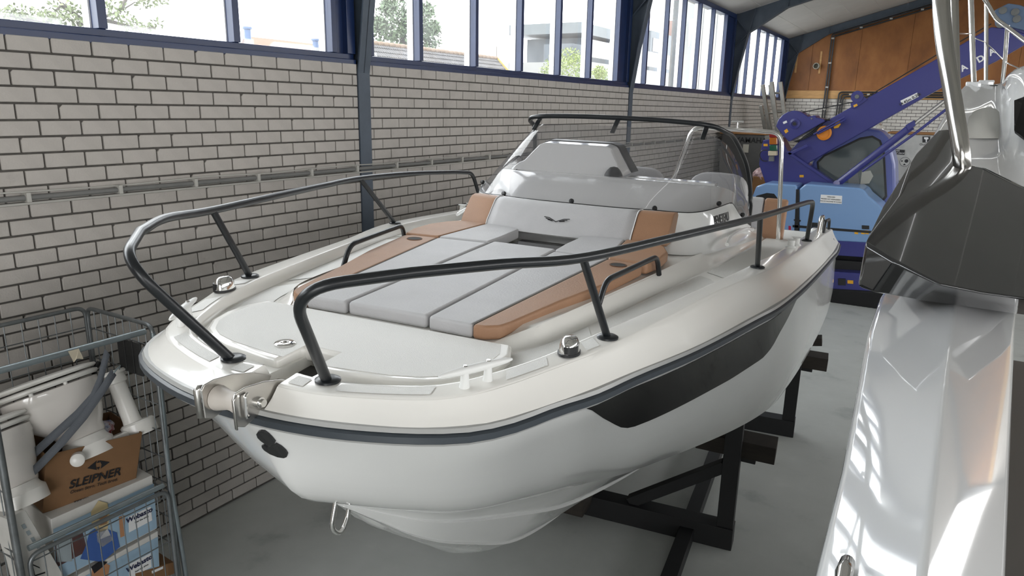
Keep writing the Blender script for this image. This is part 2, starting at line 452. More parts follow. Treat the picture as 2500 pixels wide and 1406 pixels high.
for a, b in zip(xs[:-1], xs[1:]):
    pyobj('plywood_panel', [(x, y, z) for x in (a, b - .006) for y in (Y1 - .012, Y1 + .01) for z in (3.565, max(ceil_z(x) + .02, 3.6))], BOXF, M_ply, wall_back)
box('backing', -.1, HALL_W + .1, Y1 + .02, Y1 + .1, 3.5, 7.3, M_ply, wall_back)
for x, za, zb in ((.22, 4.05, 4.62), (.86, 4.02, 4.62)):
    box('batten', x - .025, x + .025, Y1 - .03, Y1 - .012, za, zb, M_plytrim, wall_back)
# pipes on the back wall
def pipe_run(name, lines, label, cat, r=.022, m=M_conduit_dk, clips=()):
    t = thing(name, label, cat)
    for pts in lines: tube('pipe', fillet(pts, .09), r, m, t, 8)
    for c in clips: box('clip', c[0] - .035, c[0] + .035, c[1] - .03, c[1] + .03, c[2] - .02, c[2] + .02, M_clip, t)
    return t
yp = Y1 - .075
pipe_run('conduit_run', [[(1.09, yp, 5.03), (1.09, yp, .4)], [(1.15, yp, 5.03), (1.15, yp, .4)], [(1.09, yp, 5.03), (1.12, yp, 5.06), (4.6, yp, 6.04)], [(1.15, yp, 5.0), (4.6, yp, 5.97)]],
         'pair of dark conduits running down the plywood from under the roof beam', 'conduit',
         clips=[(1.12, yp, z) for z in (4.95, 4.3, 3.65, 3.05, 2.6)] + [(x, yp, 5.02 + .28 * (x - 1.12)) for x in (1.8, 2.5, 3.2, 3.9, 4.5)])
pipe_run('conduit_run', [[(1.45 + d, yp, .4), (1.45 + d, yp, 3.52 - d), (6.5, yp, 3.52 - d)] for d in (0, .06, .12)],
         'three dark conduits turning along the pale timber band above the bricks', 'conduit', clips=[(1.51, yp, z) for z in (3.2, 2.8)] + [(x, yp, 3.46) for x in (1.75, 2.2, 2.8, 3.4, 4.0)])
vent = thing('vent_pipe', 'short round grey pipe stub sticking out of the plywood', 'pipe')
lathe('pipe_wall', [(.06, 0), (.085, 0), (.085, .16), (.065, .16), (.06, .02)], mat('vent_grey', srgb(150, 145, 132), .5), vent, 20, (.78, Y1 - .02, 4.22), (0, -1, 0))
# wall-side conduit with clips
cr = thing('wall_conduit', 'grey double conduit clipped along the white brick wall behind the boat', 'conduit')
tube('pipe', [(.035, .3, 2.425), (.035, 22.3, 2.40)], .0155, M_conduit, cr, 10)
tube('pipe', [(.02, .3, 2.392), (.02, 22.3, 2.367)], .008, M_clip, cr, 8)
tube('cable', [(.03, .3, 2.455)] + [(.026 + .012 * math.sin(k * 2.1), .3 + k * .2573, 2.4535 - .00114 * k * .2573 + .006 * math.sin(k * 1.3)) for k in range(1, 86)], .005, M_clip, cr, 6)
y = .45
while y < 22:
    z = 2.425 - .00114 * y
    box('clip', .0, .062, y - .012, y + .012, z - .022, z + .03, M_clip, cr, .003); y += .513
for q in (2.32, 6.4):
    pass
# --- the other two sides of the hall (behind and beside the camera); unseen openings added to let daylight in
wall_right = struct(box('wall_right', HALL_W, HALL_W + .2, Y0, Y1, 0, ZT, M_wallplain))
box('wall_right_head', HALL_W, HALL_W + .2, Y0, Y1, 4.9, 5.3, M_wallplain, wall_right)
struct(box('wall_left_head', -.3, -.13, Y0, Y1, WZ1 + .05, 5.3, M_wallplain))
wf = struct(box('wall_front', -.2, 5.0, Y0 - .2, Y0, 0, 7.3, M_wallplain))
box('wall_front_other_side', 10.5, HALL_W + .2, Y0 - .2, Y0, 0, 7.3, M_wallplain, wf)
box('wall_front_head', 5.0, 10.5, Y0 - .2, Y0, 4.3, 7.3, M_wallplain, wf)
struct(box('yard_ground', -80, 80, -90, 70, -.6, -.25, mat('yard_paving', (.3, .3, .29), .9)))
# ================================================================== THE WHITE MOTOR BOAT (local frame: x across, y aft, z up)
BO = np.array([2.66792885, 1.11257598, 0.03260254])
BX = np.array([0.99236617, 0.12119751, -0.02281556]); BY = np.array([-0.12122907, 0.99262456, 0.0]); BZ = np.array([0.02264729, 0.00276591, 0.99973969])
def resample(pts, n, pw=1.0):
    pts = np.array(spline(pts, 8)); d = np.r_[0, np.cumsum(np.linalg.norm(np.diff(pts, axis=0), axis=1))]
    s = np.linspace(0, 1, n) ** pw * d[-1]
    return np.stack([np.interp(s, d, pts[:, i]) for i in range(3)], -1)
RUB = [(0, .10, 2.07), (.13, .106, 2.07), (.283, .133, 2.07), (.452, .191, 2.07), (.565, .25, 2.07), (.622, .298, 2.07), (.662, .35, 2.07), (.70, .42, 2.07), (.753, .549, 2.07), (.826, .705, 2.067),
       (.892, .938, 2.059), (1.023, 1.385, 2.038), (1.173, 2.03, 2.01), (1.255, 2.38, 2.0), (1.344, 3.04, 1.969), (1.42, 3.83, 1.92), (1.485, 4.6, 1.868), (1.527, 5.1, 1.834), (1.55, 5.7, 1.80)]
CHI = [(0, .46, 1.60), (.07, .535, 1.57), (.20, .63, 1.535), (.36, .77, 1.50), (.506, 1.03, 1.455), (.65, 1.3, 1.42), (.8, 1.56, 1.395), (1.1, 2.22, 1.355), (1.262, 2.72, 1.325), (1.325, 3.14, 1.295), (1.385, 3.75, 1.24), (1.448, 4.5, 1.19), (1.49, 5.1, 1.18), (1.512, 5.7, 1.175)]
KEEL = [(0, .46, 1.60), (0, .51, 1.56), (0, .68, 1.42), (0, .84, 1.27), (0, 1.12, 1.03), (0, 1.43, .80), (0, 1.8, .68), (0, 2.3, .63), (0, 3.0, .62), (0, 4.3, .64), (0, 5.7, .67)]
NH = 80
rub = resample(RUB, NH, 1.15); chi = resample(CHI, NH, 1.25); keel = resample(KEEL, NH, 1.25)
def topside(u, v):
    """u 0..1 stem to stern, v 0 (rub rail) .. 1 (chine)"""
    i = u * (NH - 1); r = np.array([np.interp(i, range(NH), rub[:, k]) for k in range(3)]); c = np.array([np.interp(i, range(NH), chi[:, k]) for k in range(3)])
    p = r * (1 - v) + c * v
    bulge = math.sin(math.pi * v ** 2.0) * (.08 - .04 * min(1, u * 2.5))
    # outward horizontal direction
    j = min(max(u, .004), .996); e = .004
    ra = np.array([np.interp((j - e) * (NH - 1), range(NH), rub[:, k]) for k in range(3)]); rb_ = np.array([np.interp((j + e) * (NH - 1), range(NH), rub[:, k]) for k in range(3)])
    t = rb_ - ra; nn = np.array([t[1], -t[0], 0]); nn /= np.linalg.norm(nn) + 1e-9
    if u < .02: nn = nn * (u / .02) + np.array([0, -1, 0]) * (1 - u / .02)
    p = p + nn * bulge
    if u < 1e-6: p[0] = 0
    return p
M_gel = mat('white_gelcoat', (.86, .86, .845), .14, spec=.5, coat=.6)
M_gel_deck = mat('cream_deck_gelcoat', (.87, .85, .805), .2, coat=.4)
M_nonskid = mat('nonskid_deck', (.80, .79, .76), .5, bump=.35, bscale=350)
M_rub = mat('dark_grey_rubber', srgb(58, 64, 70), .38)
M_rubtrim = mat('pale_trim', srgb(170, 170, 168), .3)
M_blackgloss = mat('black_hull_glass', (.002, .002, .003), .03, spec=.1)
M_blackrail = mat('black_rail_paint', srgb(24, 27, 30), .32, spec=.5)
M_chrome = mat('polished_stainless', (.82, .81, .79), .1, metal=1)
M_brushed = mat('brushed_stainless', (.62, .6, .57), .28, metal=1)
M_greyvinyl = mat('light_grey_vinyl', srgb(181, 180, 181), .55, noise=.05, nscale=6, bump=.15, bscale=120)
M_tan = mat('tan_vinyl', srgb(158, 120, 92), .55, noise=.06, nscale=7, bump=.15, bscale=120)
M_tan2 = M_tan
M_stitch = mat('seam_thread', srgb(120, 118, 114), .8)
M_black = mat('black_plastic', (.012, .012, .013), .4)
M_screen = glass('tinted_windscreen', (.70, .695, .70), .06, f0=.045, fmax=.5, hazecol=(.8, .8, .82))
M_white_pl = mat('white_plastic', (.78, .78, .76), .35)
M_teak = mat('teak_deck', srgb(196, 164, 128), .6, noise=.15, nscale=10, stretch=(1, 8, 1))
M_hole = mat('hollow_shade', (.03, .028, .025), .8)  # dark base colour stands in for the shade inside hollows

boat = thing('motor_boat', 'white motor boat with black bow rails and grey and tan sunpad cushions on a black cradle', 'boat',
             mw=Matrix(((BX[0], BY[0], BZ[0], BO[0]), (BX[1], BY[1], BZ[1], BO[1]), (BX[2], BY[2], BZ[2], BO[2]), (0, 0, 0, 1))))
def mirror(p): return (-p[0], p[1], p[2])
# ---- hull topsides and bottom
us = np.linspace(0, 1, NH); vs = [0, .02, .1, .2, .3, .4, .5, .6, .7, .8, .88, .94, 1]
half = [[topside(u, v) for v in vs] for u in us]
rows = [[mirror(p) for p in r] for r in half[::-1]] + half[1:]
hull = loft('hull', rows, M_gel, boat, auto=50)
last = half[-1]
def bottom_row(i):
    c, k = chi[i], keel[i]
    c = np.array(half[i][-1]); w = c[0]
    f = min(1, w / .5)
    p0 = c; p1 = c + np.array([-.045 * f, 0, -.012 * f])
    dirv = k - p1; nn = np.array([abs(dirv[2]), -.25 * np.linalg.norm(dirv) * max(0, 1 - w), -abs(dirv[0])]); nn /= np.linalg.norm(nn) + 1e-6
    amp = .06 * min(1, w / .45)
    out = [p0, p1]
    for a in (.12, .25, .34, .345, .37, .5, .6, .68, .685, .71, .82, .92):
        q = p1 + dirv * a + nn * amp * math.sin(math.pi * a ** 2.2)
        if a in (.345, .685): q = q + nn * .010 * f
        out.append(q)
    return out + [k]
brow = [bottom_row(i) for i in range(NH)]
rows = [r + [mirror(p) for p in r[::-1][1:]] for r in brow]
loft('hull_bottom', rows, M_gel, boat, auto=25)
# transom
tr = [p for p in half[-1]] + [np.array(p) for p in brow[-1][1:]]
pg = [tuple(p) for p in tr] + [mirror(p) for p in tr[::-1][1:]]
pyobj('transom', pg, [tuple(range(len(pg)))], M_gel, boat)
# ---- hull side windows (black glass)
WT = [(.221, .045), (.251, .07), (.298, .072), (.352, .066), (.424, .064), (.515, .058), (.594, .008)]
WB = [(.223, .06), (.245, .228), (.269, .385), (.282, .43), (.307, .426), (.345, .417), (.423, .401), (.485, .365), (.507, .317), (.524, .244), (.556, .147), (.594, .012)]
def signed(u, v):
    p = np.array(topside(abs(u), v)); 
    if u < 0: p[0] = -p[0]
    return p
def snormal(u, v):
    e = .004; a = signed(u + e, v) - signed(u - e, v); b = signed(u, min(v + e, 1)) - signed(u, max(v - e, 0)); n = np.cross(a, b); n /= np.linalg.norm(n)
    c = signed(u, v); return n if (n[0] * c[0] + n[1] * (c[1] - 2.5)) > 0 else -n
for sgn in (1, -1):
    rows = []
    for u in np.linspace(.221, .594, 46):
        vt = np.interp(u, [a for a, b in WT], [b for a, b in WT]); vb = np.interp(u, [a for a, b in WB], [b for a, b in WB])
        rows.append([signed(sgn * u, vt + (vb - vt) * t) + snormal(sgn * u, vt + (vb - vt) * t) * .004 for t in np.linspace(0, 1, 7)])
    o = loft('hull_window', rows, M_blackgloss, boat); o['label'] = 'long black glossy hull window'
# ---- black emblem on the stem
def uvpatch(name, poly, m, off=.003):
    bm = bmesh.new()
    vsx = []
    for u, v in poly: vsx.append(bm.verts.new(tuple(signed(u, v) + snormal(u if abs(u) > .0005 else .0005, v) * off)))
    f = bm.faces.new(vsx); bmesh.ops.triangulate(bm, faces=[f])
    o = bmobj(name, bm, m, boat)
    md = o.modifiers.new('solid', 'SOLIDIFY'); md.thickness = .006; md.offset = 0
    return o
EM1 = [(-.0052, .1753), (.0004, .1417), (.0051, .1246), (.0098, .119), (.0124, .1414), (.0137, .1717), (.0143, .2074), (.0121, .2285), (.0064, .2545), (.002, .2617), (-.0017, .2485), (-.0053, .2357), (-.0075, .2121)]
EM2 = [(-.0093, .2829), (-.0035, .2656), (.0002, .2789), (.0073, .257), (.0137, .2253), (.0176, .2455), (.0201, .277), (.0204, .305), (.0182, .3336), (.0146, .351), (.0071, .3551), (-.0015, .3426), (-.0097, .3267), (-.0113, .3063)]
for e in (EM1, EM2):
    o = uvpatch('stem_emblem', e, M_black, .004)
# ---- rub rail (grey band with pale trims)
def sweep(name, path, prof, m, parent, auto=40):
    """profile (out, up) swept along a path; out = horizontal normal"""
    rows = []; n = len(path)
    for i in range(n):
        t = np.array(path[min(i + 1, n - 1)]) - np.array(path[max(i - 1, 0)]); nn = np.array([t[1], -t[0], 0]); nn /= np.linalg.norm(nn) + 1e-9
        rows.append([np.array(path[i]) + nn * a + np.array([0, 0, b]) for a, b in prof])
    return loft(name, rows, m, parent, closed=True, auto=auto)
fullrub = [np.array(mirror(p)) for p in rub[::-1]] + [p for p in rub[1:]]
sweep('rub_rail', fullrub, [(-.02, .015), (.010, .015), (.022, .009), (.023, -.009), (.012, -.015), (-.02, -.015)], M_rub, boat)
sweep('rub_trim', fullrub, [(-.02, .027), (.006, .027), (.012, .016), (-.02, .015)], M_rubtrim, boat)
sweep('rub_trim', fullrub, [(-.02, -.015), (.013, -.015), (.008, -.023), (-.02, -.023)], M_rubtrim, boat)
# ---- deck: stations x key curves
def zd(Y): return float(np.interp(Y, [.1, .4, .9, 1.6, 2.6, 3.6, 4.3, 5, 6], [2.145, 2.165, 2.18, 2.17, 2.146, 2.085, 2.04, 1.99, 1.92]))
ST_OUT = [(0, .165), (.2, .174), (.45, .258), (.562, .335), (.635, .448), (.714, .637), (.819, .918), (.92, 1.4), (1.02, 1.93), (1.176, 2.6), (1.285, 3.6), (1.39, 4.7), (1.48, 5.68)]
ST_CAP = [(0, .25), (.2, .245), (.42, .322), (.505, .385), (.56, .475), (.645, .66), (.727, .93), (.835, 1.4), (.95, 1.95), (1.075, 2.6), (1.195, 3.6), (1.29, 4.7), (1.37, 5.68)]
ST_RUB = [(0, .10), (.2, .118), (.452, .191), (.60, .285), (.68, .385), (.795, .637), (.888, .93), (1.028, 1.4), (1.15, 1.95), (1.285, 2.6), (1.40, 3.6), (1.492, 4.7), (1.55, 5.7)]
ST_ISB = [(0, .44), (.14, .44), (.27, .47), (.36, .53), (.43, .62), (.49, .76), (.575, .94), (.665, 1.4), (.752, 1.95), (.86, 2.6), (.935, 3.6), (.98, 4.7), (1.0, 5.68)]
ST_IST = [(0, .5), (.12, .5), (.23, .53), (.31, .59), (.38, .68), (.445, .82), (.53, .96), (.60, 1.4), (.68, 1.95), (.765, 2.6), (.86, 3.6), (.92, 4.7), (.95, 5.68)]
def curve3(st, fz, n=96): return resample([(x, y, fz(x, y)) for x, y in st], n, 1.1)
def rubz(x, y): return float(np.interp(y, rub[:, 1], rub[:, 2])) + .025
zisl = lambda y: float(np.interp(y, [.3, .7, .95, 5], [0, 0, .022, .03]))
c_rub = curve3(ST_RUB, rubz); c_out = curve3(ST_OUT, lambda x, y: zd(y)); c_cap = curve3(ST_CAP, lambda x, y: zd(y) + .003)
c_isb = curve3(ST_ISB, lambda x, y: zd(y) - .045); c_ist = curve3(ST_IST, lambda x, y: zd(y) - .045 + zisl(y) * 2.3)
def lerp(a, b, t): return np.array(a) + (np.array(b) - np.array(a)) * t
def deck_row(r, o_, c, b, t, trough=False):
    out = o_ - c; out[2] = 0; out /= np.linalg.norm(out) + 1e-9; inw = -out; Zv = np.array([0, 0, 1.0])
    w = lerp(c, b, .0) + inw * .022; w[2] = lerp(c, b, .05)[2]; floor_o = np.array([w[0], w[1], b[2] + .001])
    q = [r, lerp(r, o_, .06) , lerp(r, o_, .20) + out * -.004, lerp(r, o_, .45) - out * .006, lerp(r, o_, .75) - out * .003, lerp(r, o_, .93), o_ + out * .004 - Zv * .006, o_ + out * .0 - Zv * .001, o_ + inw * .008 + Zv * .001,
         c - inw * .006, c, c + inw * .005 - Zv * .003, floor_o - inw * .002 + Zv * .006, floor_o, floor_o + inw * .008,
         b - inw * .012, b - inw * .002 + Zv * .001, lerp(b, t, .12) + Zv * .004, lerp(b, t, .80), lerp(b, t, .93) + Zv * .0012, t]
    if trough:
        for k_ in range(2, len(q)): q[k_] = np.array([q[k_][0], q[k_][1], min(q[k_][2], 2.088)])
        q[1] = np.array([q[1][0], q[1][1], 2.088]); q[0] = np.array([q[0][0], q[0][1], 2.086])
    return q
def at_t(cv, t): return np.array([np.interp(t, range(len(cv)), cv[:, k]) for k in range(3)])
def station(t, trough=False, fx=None):
    pts = [at_t(c, t) for c in (c_rub, c_out, c_cap, c_isb, c_ist)]
    if fx is not None:
        pts = [np.array([fx, p[1], p[2]]) for p in pts]
    return deck_row(*pts, trough=trough)
N = len(c_rub)
tq = float(np.interp(.066, c_out[:, 0], range(N)))
rows = [station(0, True, 0.0), station(tq, True, .058), station(tq, True, .0605), station(tq, False, .0625), station(tq + .12, False)] + [station(i) for i in range(N) if i > tq + .3]
def sheet(rws): return [[mirror(p) for p in r] for r in rws[::-1]] + rws[1:]
deck = loft('deck', sheet(rows), M_gel_deck, boat, auto=55)
NR = len(rows)
# walkway non-skid patches, one per side deck and around the bow
def strip_patch(name, i0, i1, fa, fb, m, dz=.0025, ka=8, kb=9):
    rr = []
    if i1 - i0 < 2: i1 = i0 + 2
    for i in range(i0, i1):
        a, b = np.array(rows[i][ka]), np.array(rows[i][kb]); rr.append([a + (b - a) * fa + np.array([0, 0, dz]), a + (b - a) * fb + np.array([0, 0, dz])])
    for s in (0, 1):
        loft(name, [[mirror(p) if s else p for p in r] for r in rr], m, boat)
def yi(y): return min(range(NR), key=lambda k_: abs(rows[k_][9][1] - y) + (10 if rows[k_][9][0] < .3 and y > .3 else 0))
strip_patch('nonskid_panel', 6, yi(1.02), .06, .94, M_nonskid, .002, 14, 15); strip_patch('nonskid_panel', yi(1.02) + 1, yi(2.3), .06, .94, M_nonskid, .002, 14, 15); strip_patch('nonskid_panel', yi(2.3) + 1, NR - 1, .06, .94, M_nonskid, .002, 14, 15)
def tnear(x, y): return float(min(np.linspace(0, N - 1, 800), key=lambda t_: math.hypot(at_t(c_out, t_)[0] * .5 + at_t(c_cap, t_)[0] * .5 - x, at_t(c_out, t_)[1] * .5 + at_t(c_cap, t_)[1] * .5 - y)))
for (xa, ya_), (xb, yb_) in (((.08, .205), (.135, .208)), ((.225, .225), (.475, .315)), ((.615, .50), (.678, .66)), ((.735, .83), (.755, .90))):
    rr = []
    for t_ in np.linspace(tnear(xa, ya_), tnear(xb, yb_), 12):
        st_r = station(t_); a_, b_ = np.array(st_r[8]), np.array(st_r[9]); rr.append([lerp(a_, b_, .14) + np.array([0, 0, .002]), lerp(a_, b_, .86) + np.array([0, 0, .002])])
    for s in (0, 1): loft('cap_pad', [[mirror(p) if s else p for p in r] for r in rr], M_nonskid, boat)
# foredeck centre floor under hatch and cushions
fl = [[(x, y, zd(y) - .03 + zisl(y) * 1.5 - .004) for x in np.linspace(-1, 1, 9)] for y in (.4, .55, .75, .95, 1.4, 1.9, 2.3, 2.7)]
def ist_x(y): return float(np.interp(y, [p[1] for p in ST_IST[4:]], [p[0] for p in ST_IST[4:]]))
fl = [[(x * (ist_x(max(y, .68)) + .01), y, zd(y) - .047 + zisl(y) * 2.2) for x in np.linspace(-1, 1, 9)] for y in (.5, .6, .75, .95, 1.4, 1.9, 2.3, 2.75)]
loft('foredeck', fl, M_gel_deck, boat)
# ---- anchor locker hatch: raised lid with chain notch
HT = [(0.07, .455), (.07, .30), (.146, .30), (.317, .345), (.41, .375), (.47, .415), (.525, .49), (.55, .58), (.548, .68), (.515, .765)]
hp = HT[2:] ; outline = [(-x, y) for x, y in hp[::-1]]
lid = [(-.515, .765), (-.548, .68), (-.55, .58), (-.525, .49), (-.47, .415), (-.41, .375), (-.317, .345), (-.14, .318), (-.075, .312), (-.075, .435), (.075, .435), (.075, .312), (.14, .318), (.317, .345), (.41, .375), (.47, .415), (.525, .49), (.55, .58), (.548, .68), (.515, .765)]
def plate(name, poly, z0, z1, m, parent, bevel=0, seg=3, zf=None):
    n = len(poly); v = [(x, y, (zf(y) if zf else 0) + z0) for x, y in poly] + [(x, y, (zf(y) if zf else 0) + z1) for x, y in poly]
    f = [tuple(range(n)), tuple(range(2 * n - 1, n - 1, -1))] + [(i, (i + 1) % n, n + (i + 1) % n, n + i) for i in range(n)]
    return pyobj(name, v, f, m, parent, bevel=bevel, seg=seg)
hatch = plate('anchor_hatch', lid, -.06, -.008, M_gel_deck, boat, .014, 3, zd)
ins = [(x * .94, .56 + (y - .56) * .90) for x, y in lid]
plate('nonskid_panel', ins, -.0079, -.0065, M_nonskid, hatch, 0, 1, zd)
lathe('hatch_latch', [(.0, 0), (.034, 0), (.034, .004), (.03, .007), (.014, .007), (.012, .001), (.0, .001)], M_chrome, hatch, 24, (-.135, .42, zd(.4) - .007))
plate('chain_well', [(-.058, .2), (.058, .2), (.058, .45), (-.058, .45)], -.13, -.082, M_gel_deck, boat, .004, 2, zd)
plate('chain_well_floor', [(-.05, .29), (.05, .29), (.05, .44), (-.05, .44)], -.08, -.072, M_hole, boat, 0, 1, zd)
# ---- bow roller (stainless cheeks, roller, pin)
rol = empty('bow_roller'); rol.parent = boat
cheek = [(.012, 2.082), (.006, 2.165), (.016, 2.178), (.05, 2.182), (.12, 2.174), (.19, 2.155), (.27, 2.118), (.25, 2.092), (.14, 2.09), (.08, 2.082), (.04, 2.07)]
for x in (-.062, .05):
    v = [(x, y, z) for y, z in cheek] + [(x + .006, y, z) for y, z in cheek]; n = len(cheek)
    pyobj('cheek_plate', v, [tuple(range(n)), tuple(range(2 * n - 1, n - 1, -1))] + [(i, (i + 1) % n, n + (i + 1) % n, n + i) for i in range(n)], M_brushed, rol, bevel=.0025)
lip = [(.012, 2.082), (.006, 2.165), (.016, 2.178)]
for x, s in ((-.062, -1), (.056, 1)):
    loft('flared_lip', [[(x, y, z) for y, z in lip], [(x + s * .005, y - .008, z) for y, z in lip], [(x + s * .014, y - .011, z) for y, z in lip]], M_brushed, rol, thick=.004)
lathe('roller', [(.0, 0), (.034, 0), (.036, .006), (.026, .045), (.026, .058), (.036, .097), (.034, .103), (0, .103)], mat('pale_roller', (.6, .55, .5), .45), rol, 20, (-.055, .055, 2.128), (1, 0, 0))
lathe('pin_bolt', [(0, 0), (.016, 0), (.016, .008), (.011, .009), (.011, .018), (0, .018)], M_chrome, rol, 12, (.056, .095, 2.122), (1, 0, 0))
tube('keeper_pin', fillet([(.060, .05, 2.165), (.066, .035, 2.165), (.066, .037, 2.10), (.060, .05, 2.10)], .015), .0045, M_chrome, rol, 6)
box('base_plate', -.06, .05, .09, .3, 2.090, 2.097, M_brushed, rol)
# ---- bow eye
eye = empty('bow_eye'); eye.parent = boat
tube('u_bolt', fillet([(-.0, .49, 1.60), (0, .455, 1.50), (0, .51, 1.445), (0, .555, 1.50), (0, .56, 1.56)], .035), .009, M_chrome, eye, 8)
# ---- bow rails, left and right, with stanchions
RAIL = [(.176, .24, 2.15), (.262, .035, 2.42), (.30, .045, 2.49), (.40, .115, 2.515), (.477, .20, 2.522), (.62, .42, 2.52), (.748, .74, 2.495), (.904, 1.31, 2.485), (1.02, 1.76, 2.477), (1.127, 2.22, 2.468), (1.225, 2.95, 2.435), (1.30, 3.85, 2.375), (1.318, 3.84, 2.14)]
def rail_path():
    mid = spline(RAIL[4:12], 6)
    pts = [RAIL[0], (.283, .0, 2.50), RAIL[4]]
    head = fillet([np.array(RAIL[0]), np.array((.277, -.02, 2.50)), np.array(RAIL[4])], .13, 10)[:-1]
    tail = fillet([mid[-2], np.array((1.318, 4.06, 2.352)), np.array((1.308, 4.25, 2.045))], .09, 6)[1:]
    return head + mid[:-1] + tail
rp_ = rail_path()
for s in (1, -1):
    S = lambda p: (p[0] * s, p[1], p[2])
    r = tube('bow_rail', [S(p) for p in rp_], .0155, M_blackrail, boat, 12)
    for b, t in (((.785, .955, zd(.955) + .004), (.748, .745, 2.490)), ((1.117, 2.58, zd(2.58) + .006), (1.127, 2.225, 2.466))):
        tube('stanchion', [S(b), S(t)], .0135, M_blackrail, r, 10)
    for b in ((.785, .955, zd(.955)), (1.117, 2.58, zd(2.58) + .002), (.176, .24, zd(.24)), (1.308, 4.25, zd(4.25))):
        lathe('base_flange', [(0, 0), (.037, 0), (.037, .006), (.03, .010), (.018, .012), (0, .012)], M_blackrail, r, 20, S((b[0], b[1], b[2] + .003)))
    # short hand rails beside the cushions
    h0, h1 = np.array((.622, 1.38, 2.165)), np.array((.714, 2.06, 2.165))
    tube('hand_rail', [S(p) for p in fillet([h0, (.628, 1.44, 2.258), (.705, 2.02, 2.262), h1], .055, 6)], .0125, M_blackrail, boat, 10)
    # navigation light
    nl = empty('navigation_light'); nl.parent = boat
    c = S((.72, .75, zd(.75) + .004))
    lathe('light_base', [(0, 0), (.042, 0), (.042, .008), (.0, .008)], M_black, nl, 24, c, scale=(.85, 1.15, 1))
    lathe('light_cover', [(0, .008), (.038, .008), (.036, .034), (.028, .05), (.018, .056), (0, .057)], M_chrome, nl, 24, c, scale=(.85, 1.15, 1))
    lathe('lens', [(0, .0095), (.029, .0095), (.028, .032), (0, .032)], M_black, nl, 24, (c[0] + s * .006, c[1] - .0155, c[2]), scale=(.95, 1.0, 1))
    # mooring cleat with two legs and screws
    cl = empty('mooring_cleat'); cl.parent = boat
    a, b = np.array(S((.502, .30, zd(.3) + .055))), np.array(S((.622, .52, zd(.5) + .048)))
    d = b - a; d /= np.linalg.norm(d)
    pts = [a + (b - a) * t for t in (0, .08, .3, .5, .7, .92, 1)]
    bm = bmesh.new(); tube_bm(bm, pts, .01, 10, True, [.004, .0085, .0125, .0135, .0125, .0085, .004])
    bmobj('horn', bm, M_white_pl, cl, True, auto=60)
    for t in (.34, .66):
        p = a + (b - a) * t
        tube('leg', [p + np.array([0, 0, -.002]), p + np.array([0, 0, -.03]), p + np.array([0, 0, -.052])], .013, M_white_pl, cl, 12, [.011, .0125, .016])
        lathe('screw', [(0, 0), (.0075, 0), (.006, .003), (0, .003)], M_chrome, cl, 12, p + np.array([0, 0, .0125]))
# ---- sunpad cushions
def cushion(name, poly, z0, z1, m, parent, bev=.014, zf=None, label=None):
    zf = zf or (lambda y: 0)
    o = plate(name, poly, z0, z1, m, parent, bev, 3, zf)
    if label: o['label'] = label
    return o
ct = lambda y: float(np.interp(y, [.75, 2.0, 2.6], [2.203, 2.225, 2.232]))
TH = .052
def cush_edge(pts, m, parent):
    tube('piping', [(x, y, ct(y) - .004) for x, y in pts], .0035, m, parent, 6)
# centre pad
o = cushion('sunpad_cushion', [(-.168, .80), (.168, .80), (.172, 1.4), (.176, 2.08), (-.176, 2.08), (-.172, 1.4)], -TH, 0, M_greyvinyl, boat, .014, ct)
for s in (1, -1):
    S = lambda pts: [(x * s, y) for x, y in pts]
    o = cushion('sunpad_cushion', S([(.178, .797), (.352, .79), (.40, 1.3), (.468, 1.995), (.186, 2.02), (.182, 1.4)]), -TH, 0, M_greyvinyl, boat, .012, ct)
    cush_edge(S([(.352, .80), (.40, 1.3), (.467, 1.98)]), M_stitch, o)
    # tan outer pad, rounded front corner, with cup holder cut as a recessed tan cup
    t = cushion('tan_side_cushion', S([(.354, .79), (.40, .792), (.445, .825), (.462, .88), (.52, 1.2), (.60, 1.55), (.655, 1.95), (.615, 1.985), (.47, 1.995), (.402, 1.3)]), -TH, 0, M_tan, boat, .012, ct)
    t['label'] = 'tan vinyl side cushion'
    cz = ct(1.9)
    lathe('cup_holder', [(.0, -.035), (.033, -.035), (.036, .0015), (.041, .0015), (.041, .0), (.0, -.036)], mat('dark_tan_lining', srgb(96, 62, 40), .7), t, 24, (s * .552, 1.897, cz + .001))
    lathe('cup_shade_disc', [(0, .0018), (.035, .0018), (.035, .0022), (0, .0022)], M_hole, t, 24, (s * .552, 1.897, cz))  # flat disc, the shade in the cup put into its colour
    # aft pads
    a = cushion('sunpad_cushion', S([(.186, 2.03), (.466, 2.003), (.445, 2.25), (.42, 2.50), (.22, 2.475), (.188, 2.44), (.18, 2.2)]), -TH, .006, M_greyvinyl, boat, .012, ct)
    a2 = cushion('tan_side_cushion', S([(.47, 2.003), (.62, 1.99), (.668, 1.99), (.70, 2.12), (.70, 2.30), (.655, 2.43), (.60, 2.50), (.423, 2.505), (.447, 2.25)]), -TH, .006, M_tan, boat, .014, ct)
    a2['label'] = 'tan vinyl side cushion'
    cush_edge(S([(.468, 2.01), (.447, 2.25), (.423, 2.49)]), M_stitch, a)
# dark companion hatch between the aft pads
plate('deck_hatch_glass', [(-.15, 2.11), (.15, 2.11), (.15, 2.40), (-.15, 2.40)], 2.172, 2.186, M_blackgloss, boat, .004)
plate('deck_hatch_frame', [(-.18, 2.08), (.18, 2.08), (.18, 2.46), (-.18, 2.46)], 2.15, 2.172, M_gel_deck, boat, .006)
